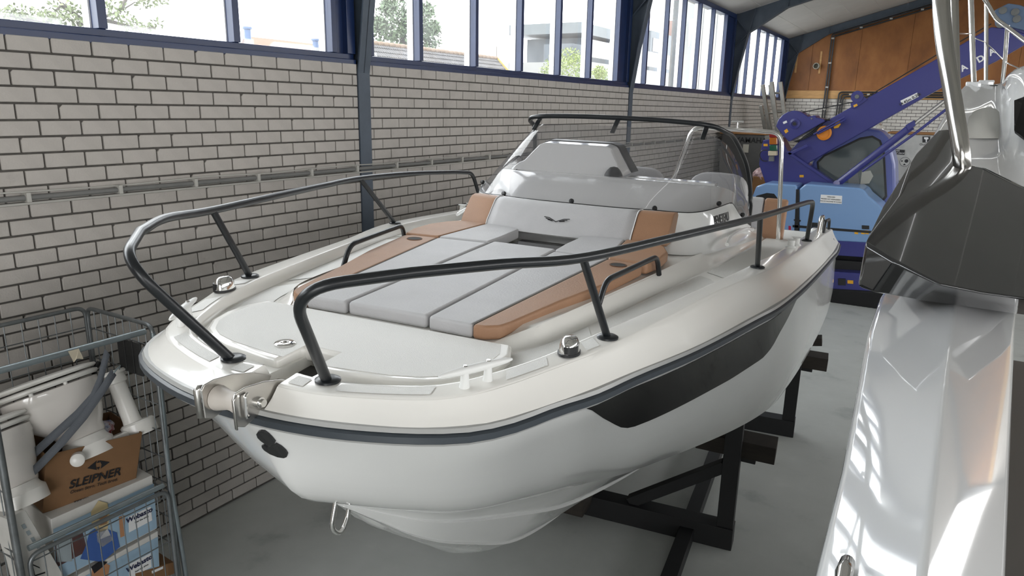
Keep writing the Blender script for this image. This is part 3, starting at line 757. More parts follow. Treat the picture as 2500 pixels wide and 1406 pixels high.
# ---- backrest: grey middle with tan ends, leaning on the coaming
def backrest(name, x0, x1, m, n=10, endcap=None):
    rws = []
    for x in np.linspace(x0, x1, n):
        dy = .09 * (abs(x) / .64) ** 2.2
        prof = [(2.475, 2.215), (2.487, 2.228), (2.50, 2.25), (2.60, 2.352), (2.625, 2.366), (2.66, 2.372), (2.73, 2.366), (2.75, 2.35), (2.70, 2.25), (2.62, 2.205), (2.50, 2.203)]
        rws.append([(x, y + dy, z) for y, z in prof])
    o = loft(name, rws, m, boat, closed=True, auto=45)
    me = o.data; bm = bmesh.new(); bm.from_mesh(me)
    be = [e for e in bm.edges if e.is_boundary]
    bmesh.ops.holes_fill(bm, edges=be, sides=0); bmesh.ops.recalc_face_normals(bm, faces=bm.faces); bm.to_mesh(me); bm.free()
    return o
bk = backrest('backrest_cushion', -.440, .440, M_greyvinyl, 17)
for s in (1, -1):
    e = backrest('backrest_end', s * .443, s * .635, M_tan, 7); e['label'] = 'tan vinyl end of the backrest'
    finish(e, .008)
    dy = .09 * (.4415 / .64) ** 2.2
    tube('piping', [(s * .4415, y + dy, z + .001) for y, z in [(2.475, 2.215), (2.487, 2.229), (2.50, 2.252), (2.60, 2.354), (2.625, 2.368), (2.66, 2.374), (2.73, 2.368)]], .003, mat('white_piping', (.75, .75, .74), .5), e, 6)
# winged logo on the backrest (thin dark strokes)
def on_back(x, t): return (x, 2.50 + .10 * t - .003, 2.25 + .102 * t + .004)
for s in (1, -1):
    for k, (xa, ta, xb, tb, xc, tc_) in enumerate([(.078, .50, .045, .47, .014, .36), (.066, .43, .042, .40, .02, .34), (.052, .375, .036, .355, .022, .33)]):
        tube('logo_stroke', [on_back(s * xa, ta), on_back(s * xb, tb), on_back(s * xc, tc_)] if k else [on_back(s * xa, ta), on_back(s * xb, tb), on_back(s * xc, tc_), on_back(0, .30)], .0022, M_black, bk, 5)
# ---- coaming carrying the windscreen
WB_ = [(0, 2.79, 2.357), (.2, 2.798, 2.356), (.36, 2.83, 2.354), (.484, 2.872, 2.352), (.60, 2.915, 2.347), (.68, 2.97, 2.345), (.745, 3.06, 2.350), (.795, 3.18, 2.360), (.845, 3.32, 2.374), (.862, 3.40, 2.366), (.885, 3.58, 2.28), (.91, 3.78, 2.20), (.93, 3.95, 2.15)]
CB_ = [(0, 2.60, 2.165), (.2, 2.60, 2.165), (.40, 2.62, 2.165), (.56, 2.66, 2.165), (.66, 2.70, 2.16), (.735, 2.77, 2.155), (.795, 2.90, 2.145), (.835, 3.08, 2.135), (.875, 3.30, 2.125), (.90, 3.42, 2.12), (.925, 3.60, 2.115), (.945, 3.80, 2.11), (.955, 3.97, 2.105)]
wb = resample(WB_, 50, 1); cb = resample(CB_, 50, 1)
rws = []
for a, b in zip(cb, wb):
    inn = np.array([-b[0] * .05 - .004, .03, 0])
    m1 = a * .97 + b * .03; m2 = a * .55 + b * .45; m3 = a * .12 + b * .88
    out = (a - b); out[2] = 0; l = np.linalg.norm(out) + 1e-9; out /= l
    rws.append([a + out * .06 + np.array([0, 0, -.006]), m1 + out * .012, m2 - out * .01, m3, b + out * .012 + np.array([0, 0, .004]), b, b + inn + np.array([0, 0, -.05])])
loft('coaming', sheet(rws), M_gel, boat, auto=60)
# raised name panel ridges on the coaming flank (both sides)
for s in (1, -1):
    pts = [(.90, 3.02, 2.175), (.90, 3.20, 2.20), (.93, 3.60, 2.185), (.955, 3.93, 2.14)]
    tube('moulded_ridge', [(x * s, y, z) for x, y, z in spline(pts, 5)], .012, M_gel, boat, 8)
# name lettering on the flank
def unl(px, py, X):
    v = ray(px, py); vl = np.array([v @ BX, v @ BY, v @ BZ]); oc = np.array([(CAM - BO) @ BX, (CAM - BO) @ BY, (CAM - BO) @ BZ])
    return oc + (X - oc[0]) / vl[0] * vl
pa, pb, pu = unl(1738, 542, .90), unl(1780, 527, .918), unl(1738, 530, .895)
mw = frame_mat((pa + pb) / 2 + np.array([.004, 0, 0]), pb - pa, pu - pa)
nm = text('name_lettering', 'BENETEAU', .064, mw @ Matrix.Diagonal((1.42, 1, 1, 1)), M_black, boat, .0015, bold=.0018)
# ---- windscreen glass with rounded sides
WT_ = [(0, 3.60, 2.803), (.2, 3.605, 2.802), (.36, 3.62, 2.798), (.5, 3.64, 2.793), (.58, 3.665, 2.786), (.63, 3.72, 2.772), (.675, 3.82, 2.748), (.715, 3.97, 2.70), (.755, 4.12, 2.62), (.79, 4.22, 2.53), (.83, 4.26, 2.42), (.865, 4.25, 2.30), (.90, 4.12, 2.20)]
wt = resample(WT_, 50, 1)
rws = []
for a, b in zip(wb, wt):
    bul = np.array([a[0] * .02, -.02, 0])
    rws.append([a + (b - a) * t + bul * math.sin(math.pi * t) for t in np.linspace(0, 1, 10)])
ws = loft('windscreen', sheet(rws), M_screen, boat)
tube('screen_gasket', [np.array(mirror(p)) + np.array([0, 0, .003]) for p in wb[::-1]] + [p + np.array([0, 0, .003]) for p in wb[1:]], .005, M_black, ws, 6)
for p in [(0, 2.80, 2.372), (.484, 2.885, 2.366), (-.484, 2.885, 2.366), (.80, 3.22, 2.385), (-.80, 3.22, 2.385), (.90, 3.66, 2.27), (-.90, 3.66, 2.27)]:
    lathe('screen_stud', [(0, 0), (.014, 0), (.016, .008), (.012, .018), (0, .02)], M_black, ws, 12, (p[0], p[1] - .01, p[2]), (p[0] * .6, -.8, .45))
# black frame tube above the glass
TP = [(0, 3.68, 2.858), (.25, 3.68, 2.856), (.45, 3.675, 2.85), (.58, 3.67, 2.842), (.66, 3.70, 2.828), (.71, 3.80, 2.80), (.745, 3.96, 2.765), (.79, 4.10, 2.67), (.835, 4.22, 2.55), (.87, 4.27, 2.40), (.89, 4.27, 2.26), (.905, 4.12, 2.17), (.93, 3.98, 2.12)]
tp = spline(TP, 5)
tube('screen_frame', [mirror(p) for p in tp[::-1]] + tp[1:], .0165, M_blackrail, boat, 10)
for x, y, z in ((0, 3.60, 2.80), (.60, 3.655, 2.79), (-.60, 3.655, 2.79)):
    pyobj('screen_bracket', [(x + dx, y + dy, z + dz) for dx in (-.016, .016) for dy, dz in ((-.055, -.035), (-.045, -.045), (.085, .062), (.095, .05))], [(0, 1, 3, 2), (4, 6, 7, 5), (0, 4, 5, 1), (2, 3, 7, 6), (0, 2, 6, 4), (1, 5, 7, 3)], M_blackrail, boat, bevel=.004)
# ---- helm console behind the glass
DL = [(0, 3.24, 2.492), (.3, 3.26, 2.488), (.55, 3.29, 2.482), (.70, 3.34, 2.475), (.76, 3.42, 2.468), (.80, 3.58, 2.44), (.83, 3.75, 2.40)]
DB = [(0, 2.85, 2.34), (.3, 2.87, 2.34), (.52, 2.93, 2.335), (.66, 3.03, 2.33), (.74, 3.16, 2.33), (.80, 3.36, 2.30), (.84, 3.7, 2.2)]
dl = resample(DL, 30); db = resample(DB, 30)
rws = [[b, b * .7 + a * .3 + np.array([0, -.005, .008]), b * .3 + a * .7 + np.array([0, -.01, .012]), b * .06 + a * .94 + np.array([0, 0, .004]), a, a + np.array([-a[0] * .04, .10, -.004]), a + np.array([-a[0] * .06, .22, -.02]), a + np.array([-a[0] * .06, .24, -.5])] for a, b in zip(dl, db)]
loft('dash_coaming', sheet(rws), M_gel, boat, auto=50)
# instrument pod on the helm side
pod_f = [(-.66, 3.33, 2.478), (-.61, 3.37, 2.53), (-.58, 3.38, 2.54), (-.50, 3.47, 2.655), (-.46, 3.48, 2.668), (-.02, 3.48, 2.67), (.03, 3.47, 2.655), (.09, 3.42, 2.56), (.145, 3.34, 2.478)]
pod_b = [(x, 3.62, z + .012) for x, y, z in pod_f]
n = len(pod_f)
pod = pyobj('instrument_pod', pod_f + pod_b, [tuple(range(n)), tuple(range(2 * n - 1, n - 1, -1))] + [(i, i + 1, n + i + 1, n + i) for i in range(n - 1)] + [(n - 1, 0, n, 2 * n - 1)], M_gel, boat, bevel=.02, seg=3)
pod_c = [(x * 1.03 + .006, 3.60, z + .016) for x, y, z in pod_f[2:]]; pod_d = [(x * 1.05 + .012, 3.74, z + .02) for x, y, z in pod_f[2:]]; n = len(pod_c)
pyobj('instrument_hood', pod_c + pod_d, [tuple(range(n)), tuple(range(2 * n - 1, n - 1, -1))] + [(i, i + 1, n + i + 1, n + i) for i in range(n - 1)] + [(n - 1, 0, n, 2 * n - 1)], M_black, boat, bevel=.012)
bm = bmesh.new(); 
for k in range(25): pass
ring = [(-.30 + .17 * math.cos(a), 3.86 - .05 * math.sin(a), 2.50 + .17 * math.sin(a)) for a in [2 * math.pi * k / 28 for k in range(29)]]
st_ = tube('steering_wheel', ring, .014, M_black, boat, 8)
for a in (0.5, 2.6, 4.7): tube('spoke', [(-.30, 3.86, 2.50), (-.30 + .17 * math.cos(a), 3.86 - .05 * math.sin(a), 2.50 + .17 * math.sin(a))], .01, M_brushed, st_, 6)
tube('column', [(-.30, 3.86, 2.5), (-.30, 3.70, 2.48)], .03, M_black, st_, 10)
lathe('compass_dome', [(0, 0), (.06, 0), (.058, .012), (.045, .035), (.025, .056), (0, .062)], M_black, boat, 24, (.085, 3.36, 2.488), scale=(1, 1.2, 1))
tube('wiper_cable', spline([(-.63, 3.25, 2.42), (-.60, 3.40, 2.52), (-.66, 3.5, 2.56), (-.70, 3.42, 2.5)], 6), .004, M_black, boat, 6)
box('dash_tray', .16, .74, 3.40, 3.52, 2.46, 2.486, M_gel, boat, .006)
# ---- cockpit tub: sole, inner sides, seats
pyobj('cockpit_sole', [(-1.0, 3.5, 1.60), (1.0, 3.5, 1.60), (1.1, 5.6, 1.6), (-1.1, 5.6, 1.6)], [(0, 1, 2, 3)], M_nonskid, boat)
for s in (1, -1):
    pyobj('cockpit_side', [(s * .90, 3.3, 1.6), (s * 1.02, 5.6, 1.6), (s * .955, 5.6, zd(5.6) - .02), (s * .84, 3.3, 2.13)], [(0, 1, 2, 3)], M_gel_deck, boat)
    # pilot seats with rounded backs
for x in (-.0, .60):
    rws = []
    for y, k in ((3.95, .96), (3.97, 1), (4.05, 1), (4.07, .96)):
        prof = []
        for a in np.linspace(0, math.pi, 15): prof.append((x + .07 + .21 * k * np.sign(math.cos(a)) * abs(math.cos(a)) ** .55, y + .06, 2.30 + .20 * k * math.sin(a) ** .6))
        prof += [(x + .07 - .19 * k, y, 2.0), (x + .07 + .19 * k, y, 2.0)]
        rws.append(prof)
    o = loft('pilot_seat_back', rws, M_greyvinyl, boat, closed=True, auto=60)
    bm = bmesh.new(); bm.from_mesh(o.data); bmesh.ops.holes_fill(bm, edges=[e for e in bm.edges if e.is_boundary], sides=0); bmesh.ops.recalc_face_normals(bm, faces=bm.faces); bm.to_mesh(o.data); bm.free()
    box('pilot_seat_base', x - .12, x + .26, 3.75, 4.10, 1.6, 2.0, M_gel, boat, .03)
# aft seats: light grey and tan backrests with loose tan seat pad
def slab(name, x0, x1, y0, y1, z0, z1, lean, m, bev=.02):
    v = [(x, y + (lean if z == z1 else 0), z) for x in (x0, x1) for y in (y0, y1) for z in (z0, z1)]
    return pyobj(name, v, BOXF, m, boat, bevel=bev, seg=3)
slab('aft_backrest', .50, .945, 4.62, 4.72, 1.87, 2.27, .10, M_greyvinyl)
o = slab('aft_backrest', .95, 1.125, 4.62, 4.72, 1.87, 2.27, .10, M_tan); o['label'] = 'tan vinyl end of the aft backrest'
slab('aft_seat_pad', .50, .875, 4.30, 4.62, 1.85, 1.93, 0, M_greyvinyl)
o = slab('aft_seat_pad', .88, 1.105, 4.30, 4.62, 1.85, 1.945, 0, M_tan); o['label'] = 'tan vinyl seat pad'
slab('aft_seat_box', .45, 1.12, 4.28, 4.75, 1.60, 1.85, 0, M_gel_deck, .015)
slab('aft_seat_box', -1.12, -.45, 4.28, 4.75, 1.60, 1.85, 0, M_gel_deck, .015)
slab('aft_backrest', -1.1, -.5, 4.62, 4.72, 1.87, 2.27, .10, M_greyvinyl)
# stainless arch over the cockpit with a small cleat on top
ar = tube('cockpit_arch', fillet([(.13, 4.6, 2.0), (.232, 4.6, 2.36), (.352, 4.6, 2.80), (1.02, 4.6, 2.79), (1.06, 4.6, 2.4), (1.10, 4.6, 1.90)], .085, 7), .0165, M_chrome, boat, 12)
tube('arch_cleat', [(.69, 4.6, 2.80), (.69, 4.6, 2.85)], .012, M_chrome, ar, 8); tube('arch_cleat', [(.645, 4.6, 2.858), (.735, 4.6, 2.858)], .009, M_chrome, ar, 8)
# ---- stern: quarter fittings, bathing platform
for s in (1, -1):
    S = lambda p: (p[0] * s, p[1], p[2])
    zq = zd(5.2)
    tube('stern_grab', [S(p) for p in fillet([(1.415, 5.15, zq), (1.415, 5.18, zq + .10), (1.445, 5.55, zq + .07), (1.45, 5.58, zq - .02)], .04)], .013, M_blackrail, boat, 8)
    tube('stern_hook', [S(p) for p in fillet([(1.375, 5.05, zq), (1.375, 5.07, zq + .14), (1.395, 5.2, zq + .14), (1.40, 5.22, zq)], .04)], .014, M_chrome, boat, 8)
    for xx, yy in ((1.225, 3.72), (1.25, 3.9)):
        lathe('rod_holder', [(0, 0), (.035, 0), (.03, .01), (.022, .015), (.022, .05), (.036, .055), (0, .056)], M_white_pl, boat, 16, S((xx, yy, zd(yy))))
    q = [(1.2, 5.7, 1.62), (1.55, 5.7, 1.62), (1.56, 6.2, 1.62), (1.48, 6.42, 1.62), (.9, 6.46, 1.62), (.9, 5.7, 1.62)]
    n = len(q); v = [S(p) for p in q] + [S((x * .96, y, z - .26)) for x, y, z in q]
    pf = pyobj('bathing_platform', v, [tuple(range(n)), tuple(range(2 * n - 1, n - 1, -1))] + [(i, (i + 1) % n, n + (i + 1) % n, n + i) for i in range(n)], M_gel, boat, bevel=.02)
    for k in range(7):
        x0 = .93 + k * .085
        v = [S((x, y, z)) for x in (x0, x0 + .079) for y in (5.75, min(6.38, 6.42 - .9 * max(0, x0 - 1.36))) for z in (1.621, 1.634)]
        pyobj('teak_plank', v, BOXF, M_teak, pf)
    pyobj('quarter_block', [S(p) for p in boxv(1.30, 1.475, 5.6, 5.72, 1.60, zd(5.7))], BOXF, M_gel, boat, bevel=.03, seg=3)
    lathe('cleat_light', [(0, 0), (.03, 0), (.028, .012), (0, .016)], M_chrome, boat, 14, S((1.50, 5.5, 1.86)), (s, 0, .3))
box('aft_bulkhead', -1.40, 1.40, 5.60, 5.70, 1.2, 1.85, M_gel_deck, boat, .01)
boat['label'] = 'white motor boat with black bow rails and grey and tan sunpad on black cradle'
# ================================================================== cradle under the boat
M_cradle = mat('black_cradle_paint', srgb(14, 15, 17), .6, noise=.3, nscale=10)
M_timber = mat('weathered_timber', srgb(44, 39, 34), .85, noise=.3, nscale=6, stretch=(1, 1, 8))
M_tarp = mat('grey_foam_pad', srgb(70, 80, 86), .7)
cra = thing('boat_cradle', 'black steel boat cradle with timber bolsters under the white motor boat', 'cradle', mw=Matrix(((BX[0], -BX[1], 0, BO[0]), (BX[1], BX[0], 0, BO[1]), (0, 0, 1, 0), (0, 0, 0, 1))))
def beam(name, a, b, w, h, m, parent, bev=.004):
    a = np.array(a, float); b = np.array(b, float); d = (b - a) / np.linalg.norm(b - a)
    up = np.array([0, 0, 1.]) if abs(d[2]) < .9 else np.array([0, 1., 0])
    s = np.cross(d, up); s /= np.linalg.norm(s); u = np.cross(s, d)
    v = [p + s * i * w / 2 + u * j * h / 2 for p in (a, b) for i in (-1, 1) for j in (-1, 1)]
    return pyobj(name, v, BOXF, m, parent, bevel=bev)
for yy, zt_, xp in ((3.39, 1.0, 1.07), (5.48, .98, 1.36)):
    beam('cross_beam', (-xp - .06, yy, .08), (xp + .06, yy, .08), .14, .16, M_cradle, cra)
    for s in (1, -1):
        beam('post', (s * xp, yy, .0), (s * xp, yy, zt_), .11, .11, M_cradle, cra)
        beam('brace', (s * (xp - .68), yy, .16), (s * (xp - .04), yy, .60), .08, .08, M_cradle, cra)
        p = empty('bolster'); p.parent = cra
        beam('bolster_timber', (s * (xp - .25), yy + .11, .735), (s * (xp + .27), yy + .11, .725), .20, .12, M_timber, p)
        beam('wedge', (s * (xp + .02), yy + .08, .655), (s * (xp + .15), yy + .08, .65), .12, .03, M_cradle, p)
        beam('support_pad', (s * (xp - .34), yy + .1, zt_ - .17), (s * (xp + .06), yy + .1, zt_ + .03), .34, .05, M_timber, p)
        if yy > 5: beam('packing_block', (s * (xp + .0), yy + .1, .90), (s * (xp + .20), yy + .1, .93), .14, .07, M_timber, p)
for s, ys_ in ((1, 2.3), (-1, 3.5)): beam('side_beam', (s * .82, ys_, .05), (s * .82, 5.6, .05), .10, .10, M_cradle, cra)
beam('keel_block', (-.12, 3.35, .36), (.12, 3.35, .36), .5, .5, M_timber, cra)
beam('keel_block', (-.12, 4.6, .36), (.12, 4.6, .36), .5, .5, M_timber, cra)
# ================================================================== SECOND BOAT beside the camera (white gunwale, dark grey moulding, stainless tubes)
M_gel2 = mat('bright_white_gelcoat', (.80, .805, .81), .06, spec=.5, coat=1.0, coat_rough=.02)
M_charcoal = mat('charcoal_gelcoat', (.014, .0145, .0155), .09, spec=.5, coat=1.0, coat_rough=.03)
M_inner_shaded = mat('cockpit_liner', (.14, .13, .12), .4)  # liner's shadow is put into this dark base colour
b2 = thing('second_boat', 'bright white gunwale of another boat with charcoal moulding and stainless tubes in the foreground', 'boat')
def P2(px, py, z): return on(px, py, 2, z)
LE = [(1957, 1560, 2.10), (1989, 1406, 2.10), (2056, 1145, 2.10), (2091, 962, 2.10), (2120, 809, 2.10), (2149, 724, 2.10)]
RI = [(2234, 1560, 2.20), (2252, 1406, 2.20), (2280, 1170, 2.20), (2305, 938, 2.20), (2322, 809, 2.20), (2330, 735, 2.20)]
RE = [(2448, 1560, 2.13), (2454, 1406, 2.13), (2462, 1196, 2.13), (2472, 938, 2.13), (2477, 801, 2.13), (2482, 735, 2.13)]
rws = []
for l, r_, e in zip(LE, RI, RE):
    l, r_, e = P2(*l), P2(*r_), P2(*e)
    rws.append([l + np.array([.10, 0, -1.1]), l + np.array([.012, 0, -.25]), l + np.array([.0, 0, -.012]), l + np.array([.006, 0, .002]), l * .92 + r_ * .08, l * .5 + r_ * .5, l * .06 + r_ * .94, r_ + np.array([-.004, 0, -.0015]), r_ + np.array([.004, 0, 0]), r_ * .94 + e * .06, r_ * .06 + e * .94, e + np.array([0, 0, -.008]), e + np.array([.004, 0, -.03])])
# carry the gunwale on towards the bow, past the moulding
for k in range(1, 3):
    rws.append([p + np.array([.02 * k, .35, .0]) for p in rws[-1]])
# and behind the camera
rws = [[p + np.array([0, -1.6, 0]) for p in rws[0]]] + rws
loft('gunwale', rws, M_gel2, b2, auto=None)
# keel/underbody so that the boat stands on the floor
yy0, yy1 = -.6, 4.4
loft('hull_side', [[(4.20, y, 1.15), (4.5, y, .75), (5.3, y, .40), (5.42, y, .0), (5.62, y, .0), (5.75, y, .40)] for y in (yy0, 1.5, 3.0, yy1)], M_gel2, b2)
rl_ = [P2(*e) + np.array([.003, 0, -.026]) for e in RE]; rl_ = [rl_[0] + np.array([0, -1.6, 0])] + rl_ + [rl_[-1] + np.array([.05, .7, 0])]
loft('cockpit_liner', [[p, p + np.array([.012, 0, -.45]), p + np.array([2.0, 0, -.47])] for p in rl_], M_inner_shaded, b2, auto=30)
# rising white side deck beyond the moulding
def A(px, py, d): return at(px, py, d)
grid = [[(2352, 212, 5.3), (2372, 199, 5.4), (2384, 206, 5.4), (2445, 209, 5.4), (2458, 196, 5.3), (2474, 168, 5.2), (2540, 150, 5.0)],
        [(2310, 272, 4.75), (2322, 268, 4.8), (2356, 275, 4.85), (2446, 272, 4.9), (2462, 255, 4.8), (2478, 230, 4.7), (2540, 225, 4.6)],
        [(2278, 330, 4.3), (2290, 325, 4.35), (2345, 345, 4.45), (2446, 345, 4.5), (2458, 350, 4.4), (2482, 372, 4.2), (2540, 380, 4.1)],
        [(2235, 410, 3.8), (2250, 405, 3.85), (2340, 408, 4.05), (2415, 409, 4.05), (2450, 412, 4.0), (2485, 413, 3.9), (2540, 416, 3.8)],
        [(2190, 520, 3.5), (2215, 520, 3.55), (2330, 520, 3.7), (2400, 522, 3.7), (2450, 525, 3.7), (2490, 528, 3.7), (2540, 530, 3.7)]]
loft('side_deck', [[A(*p) for p in r] for r in grid], M_gel2, b2, thick=.03, subsurf=2)
loft('nonskid_panel', [[A(px, py, d - .02) for px, py, d in r] for r in [[(2388, 216, 5.36), (2440, 216, 5.36)], [(2366, 275, 4.8), (2440, 274, 4.82)], [(2358, 338, 4.38), (2438, 338, 4.42)]]], mat('nonskid_beige', (.62, .61, .57), .6, bump=.4, bscale=300), b2, thick=.004)
# small dark side window at the frame edge
pyobj('side_window', [A(*p) for p in [(2476, 245, 4.55), (2500, 236, 4.5), (2540, 232, 4.4), (2540, 345, 4.0), (2498, 335, 4.1), (2476, 318, 4.2)]], [(0, 1, 2, 3, 4, 5)], M_blackgloss, b2)
o = b2.children[-1]; md = o.modifiers.new('solid', 'SOLIDIFY'); md.thickness = .02
# charcoal moulding: faceted block over the gunwale
k = 1.0
V = {'A': (2112, 594, 3.02), 'B': (2210, 469, 3.42), 'R1': (2185, 638, 2.92), 'R2': (2292, 694, 2.80), 'R3': (2400, 716, 2.72), 'R4': (2560, 738, 2.62),
     'C1': (2300, 498, 3.36), 'C2': (2390, 516, 3.30), 'C3': (2560, 536, 3.18), 'L0': (2094, 700, 3.06), 'L1': (2135, 717, 3.02), 'L2': (2240, 732, 2.98), 'L3': (2360, 748, 2.92), 'L4': (2470, 764, 2.88), 'L5': (2560, 776, 2.82),
     'S1': (2155, 505, 3.30), 'S2': (2243, 365, 3.85), 'S3': (2290, 316, 4.15), 'T1': (2318, 314, 4.15), 'T2': (2345, 396, 3.85), 'T3': (2400, 412, 3.75), 'T4': (2488, 455, 3.6), 'T5': (2560, 470, 3.5),
     'K0': (2120, 640, 3.6), 'K1': (2290, 420, 4.3), 'K5': (2560, 620, 3.5), 'KB': (2250, 720, 3.5), 'KR': (2560, 760, 3.3)}
def plane_depth(names, ref):
    a_, b_, c_ = [A(*V[r]) for r in ref]; nn = np.cross(b_ - a_, c_ - a_)
    for n_ in names:
        v = ray(V[n_][0], V[n_][1]); V[n_] = (V[n_][0], V[n_][1], float(np.dot(a_ - CAM, nn) / np.dot(v, nn)))
plane_depth(('R1', 'R2', 'R3', 'C1', 'C2', 'C3'), ('A', 'B', 'R4'))
plane_depth(('T1', 'T2', 'T3', 'T4', 'T5'), ('B', 'C3', 'S3'))
plane_depth(('S1',), ('A', 'B', 'S3')); plane_depth(('S2',), ('A', 'B', 'S3'))
nm_ = list(V); idx = {n: i for i, n in enumerate(nm_)}
F = [('A', 'R1', 'R2', 'R3', 'R4', 'C3', 'C2', 'C1', 'B'),
     ('A', 'L0', 'L1', 'R1'), ('R1', 'L1', 'L2', 'R2'), ('R2', 'L2', 'L3', 'R3'), ('R3', 'L3', 'L4'), ('R3', 'L4', 'L5', 'R4'),
     ('A', 'B', 'S1'), ('B', 'S2', 'S1'), ('B', 'T2', 'T1', 'S3', 'S2'), ('B', 'C1', 'T2'), ('C1', 'C2', 'T3', 'T2'), ('C2', 'C3', 'T5', 'T4', 'T3'),
     ('A', 'S1', 'K0', 'L0'), ('S1', 'S2', 'K0'), ('S2', 'S3', 'K1', 'K0'), ('S3', 'T1', 'K1'), ('T1', 'T2', 'K1'), ('T2', 'T3', 'T4', 'T5', 'K5', 'K1'), ('R4', 'L5', 'KR', 'K5', 'T5', 'C3'),
     ('L0', 'K0', 'KB', 'L2', 'L1'), ('L2', 'KB', 'L3'), ('L3', 'KB', 'KR', 'L5', 'L4'), ('K0', 'K1', 'K5', 'KR', 'KB')]
mo = pyobj('charcoal_moulding', [A(*V[n]) for n in nm_], [tuple(idx[x] for x in f) for f in F], M_charcoal, b2, bevel=.016, seg=3)
mo['label'] = 'glossy charcoal faceted moulding'
# stainless tubes
M_tube = mat('satin_stainless', (.5, .485, .46), .17, metal=1)
tube('arch_tube', spline([A(*p) for p in [(2297, -60, 3.75), (2299, 30, 3.72), (2309, 130, 3.70), (2326, 235, 3.68), (2341, 330, 3.66), (2348, 385, 3.66), (2350, 430, 3.70)]], 6), .041, M_tube, b2, 20)
tube('arch_tube', [A(2327, -60, 4.3), A(2330, 100, 4.3), A(2336, 330, 4.3)], .027, M_tube, b2, 16)
gr = tube('guard_rail', spline([A(*p) for p in [(2380, -40, 5.35), (2400, -8, 5.4), (2412, 12, 5.3), (2432, 45, 5.2), (2458, 66, 5.0), (2500, 98, 4.8), (2550, 135, 4.6)]], 6), .015, M_chrome, b2, 10)
for pts in ([(2369, -40, 5.3), (2373, 80, 5.3), (2377, 200, 5.3)], [(2408, -5, 5.4), (2408, 100, 5.4), (2407, 196, 5.4)], [(2460, 62, 5.1), (2453, 150, 5.2), (2447, 206, 5.3)]):
    tube('stanchion', [A(*p) for p in pts], .019 if pts[0][0] < 2380 else .014, M_chrome, gr, 10)
tube('guard_wire', [A(*p) for p in [(2316, 80, 4.8), (2360, 83, 5.2), (2372, 82, 5.3)]], .004, M_chrome, gr, 6)
tube('guard_wire', [A(*p) for p in [(2380, 93, 5.3), (2405, 103, 5.4), (2430, 126, 5.2), (2455, 152, 5.2), (2490, 168, 5.0)]], .004, M_chrome, gr, 6)
for px, py, d in ((2377, 204, 5.28), (2408, 200, 5.36)):
    c = A(px, py, d); box('stanchion_base', c[0] - .05, c[0] + .05, c[1] - .04, c[1] + .04, c[2] - .03, c[2] + .012, M_gel2, gr, .006)
lathe('deck_filler', [(0, 0), (.05, 0), (.05, .006), (.04, .009), (0, .009)], M_black, b2, 20, A(2422, 211, 5.34))
# chrome fender cleat near the lower edge
cl = P2(2056, 1440, 2.13)
tube('pop_up_cleat', [cl + np.array([0, -.05, .03]), cl + np.array([.0, 0, .034]), cl + np.array([0, .045, .03]), cl + np.array([0, .055, .01])], .014, M_chrome, b2, 12, [.011, .016, .013, .01])

# ================================================================== CRANE
M_cranelight = mat('light_blue_enamel', srgb(122, 156, 200), .3, coat=.4)
M_cranedark = mat('indigo_enamel', srgb(52, 54, 122), .35, coat=.3)
M_cranemid = mat('cab_blue_enamel', srgb(88, 98, 160), .35, coat=.3)
M_track = mat('rubber_track', srgb(16, 16, 18), .8)
M_yellow = mat('warning_yellow', srgb(226, 168, 40), .5)
M_orange = mat('amber_orange', srgb(214, 130, 30), .45)
M_whitepaint = mat('white_paint', (.8, .8, .8), .5)
M_cabglass = glass('cab_glass', (.72, .78, .78), .02, f0=.06, fmax=.7)
M_grey = mat('mid_grey_plastic', srgb(110, 112, 112), .5)
cr_ = thing('crawler_crane', 'blue mini crawler crane with raised telescopic boom behind the boats', 'crane')
def C(px, py, y):
    p = on(px, py, 1, y); return (p[0], p[2])
def cprism(name, pts, y0, y1, m, parent=None, bev=.01, seg=2, yref=None):
    return prism(name, [C(px, py, yref or y0) for px, py in pts], 1, y0, y1, m, parent or cr_, bev, seg)
yb = 12.2
# undercarriage: tracks and frame
for ya in (yb, yb + 1.25):
    tr_ = cprism('track', [(1880, 728), (1900, 706), (1930, 700), (2200, 716), (2215, 735), (2200, 758), (1895, 745)], ya, ya + .32, M_track, None, .03, 3, yb)
    for kx in range(24):
        x = 2.42 + kx * .075
        if x < 4.1: box('track_lug', x, x + .045, ya - .006, ya + .326, -.0, .012, M_track, tr_)
cprism('chassis', [(1890, 690), (1900, 655), (2180, 672), (2190, 715), (1900, 700)], yb + .05, yb + 1.5, M_cranedark, None, .015)
ob = cprism('outrigger_port', [(2046, 680), (2064, 681), (2064, 697), (2046, 696)], yb + .02, yb + .06, M_black, None, .004)
cprism('warning_label', [(2069, 684), (2083, 685), (2083, 693), (2069, 692)], yb + .04, yb + .055, M_yellow, None, 0)
cprism('turntable', [(1920, 655), (1925, 625), (2140, 640), (2140, 672)], yb + .3, yb + 1.3, M_black, None, .02)
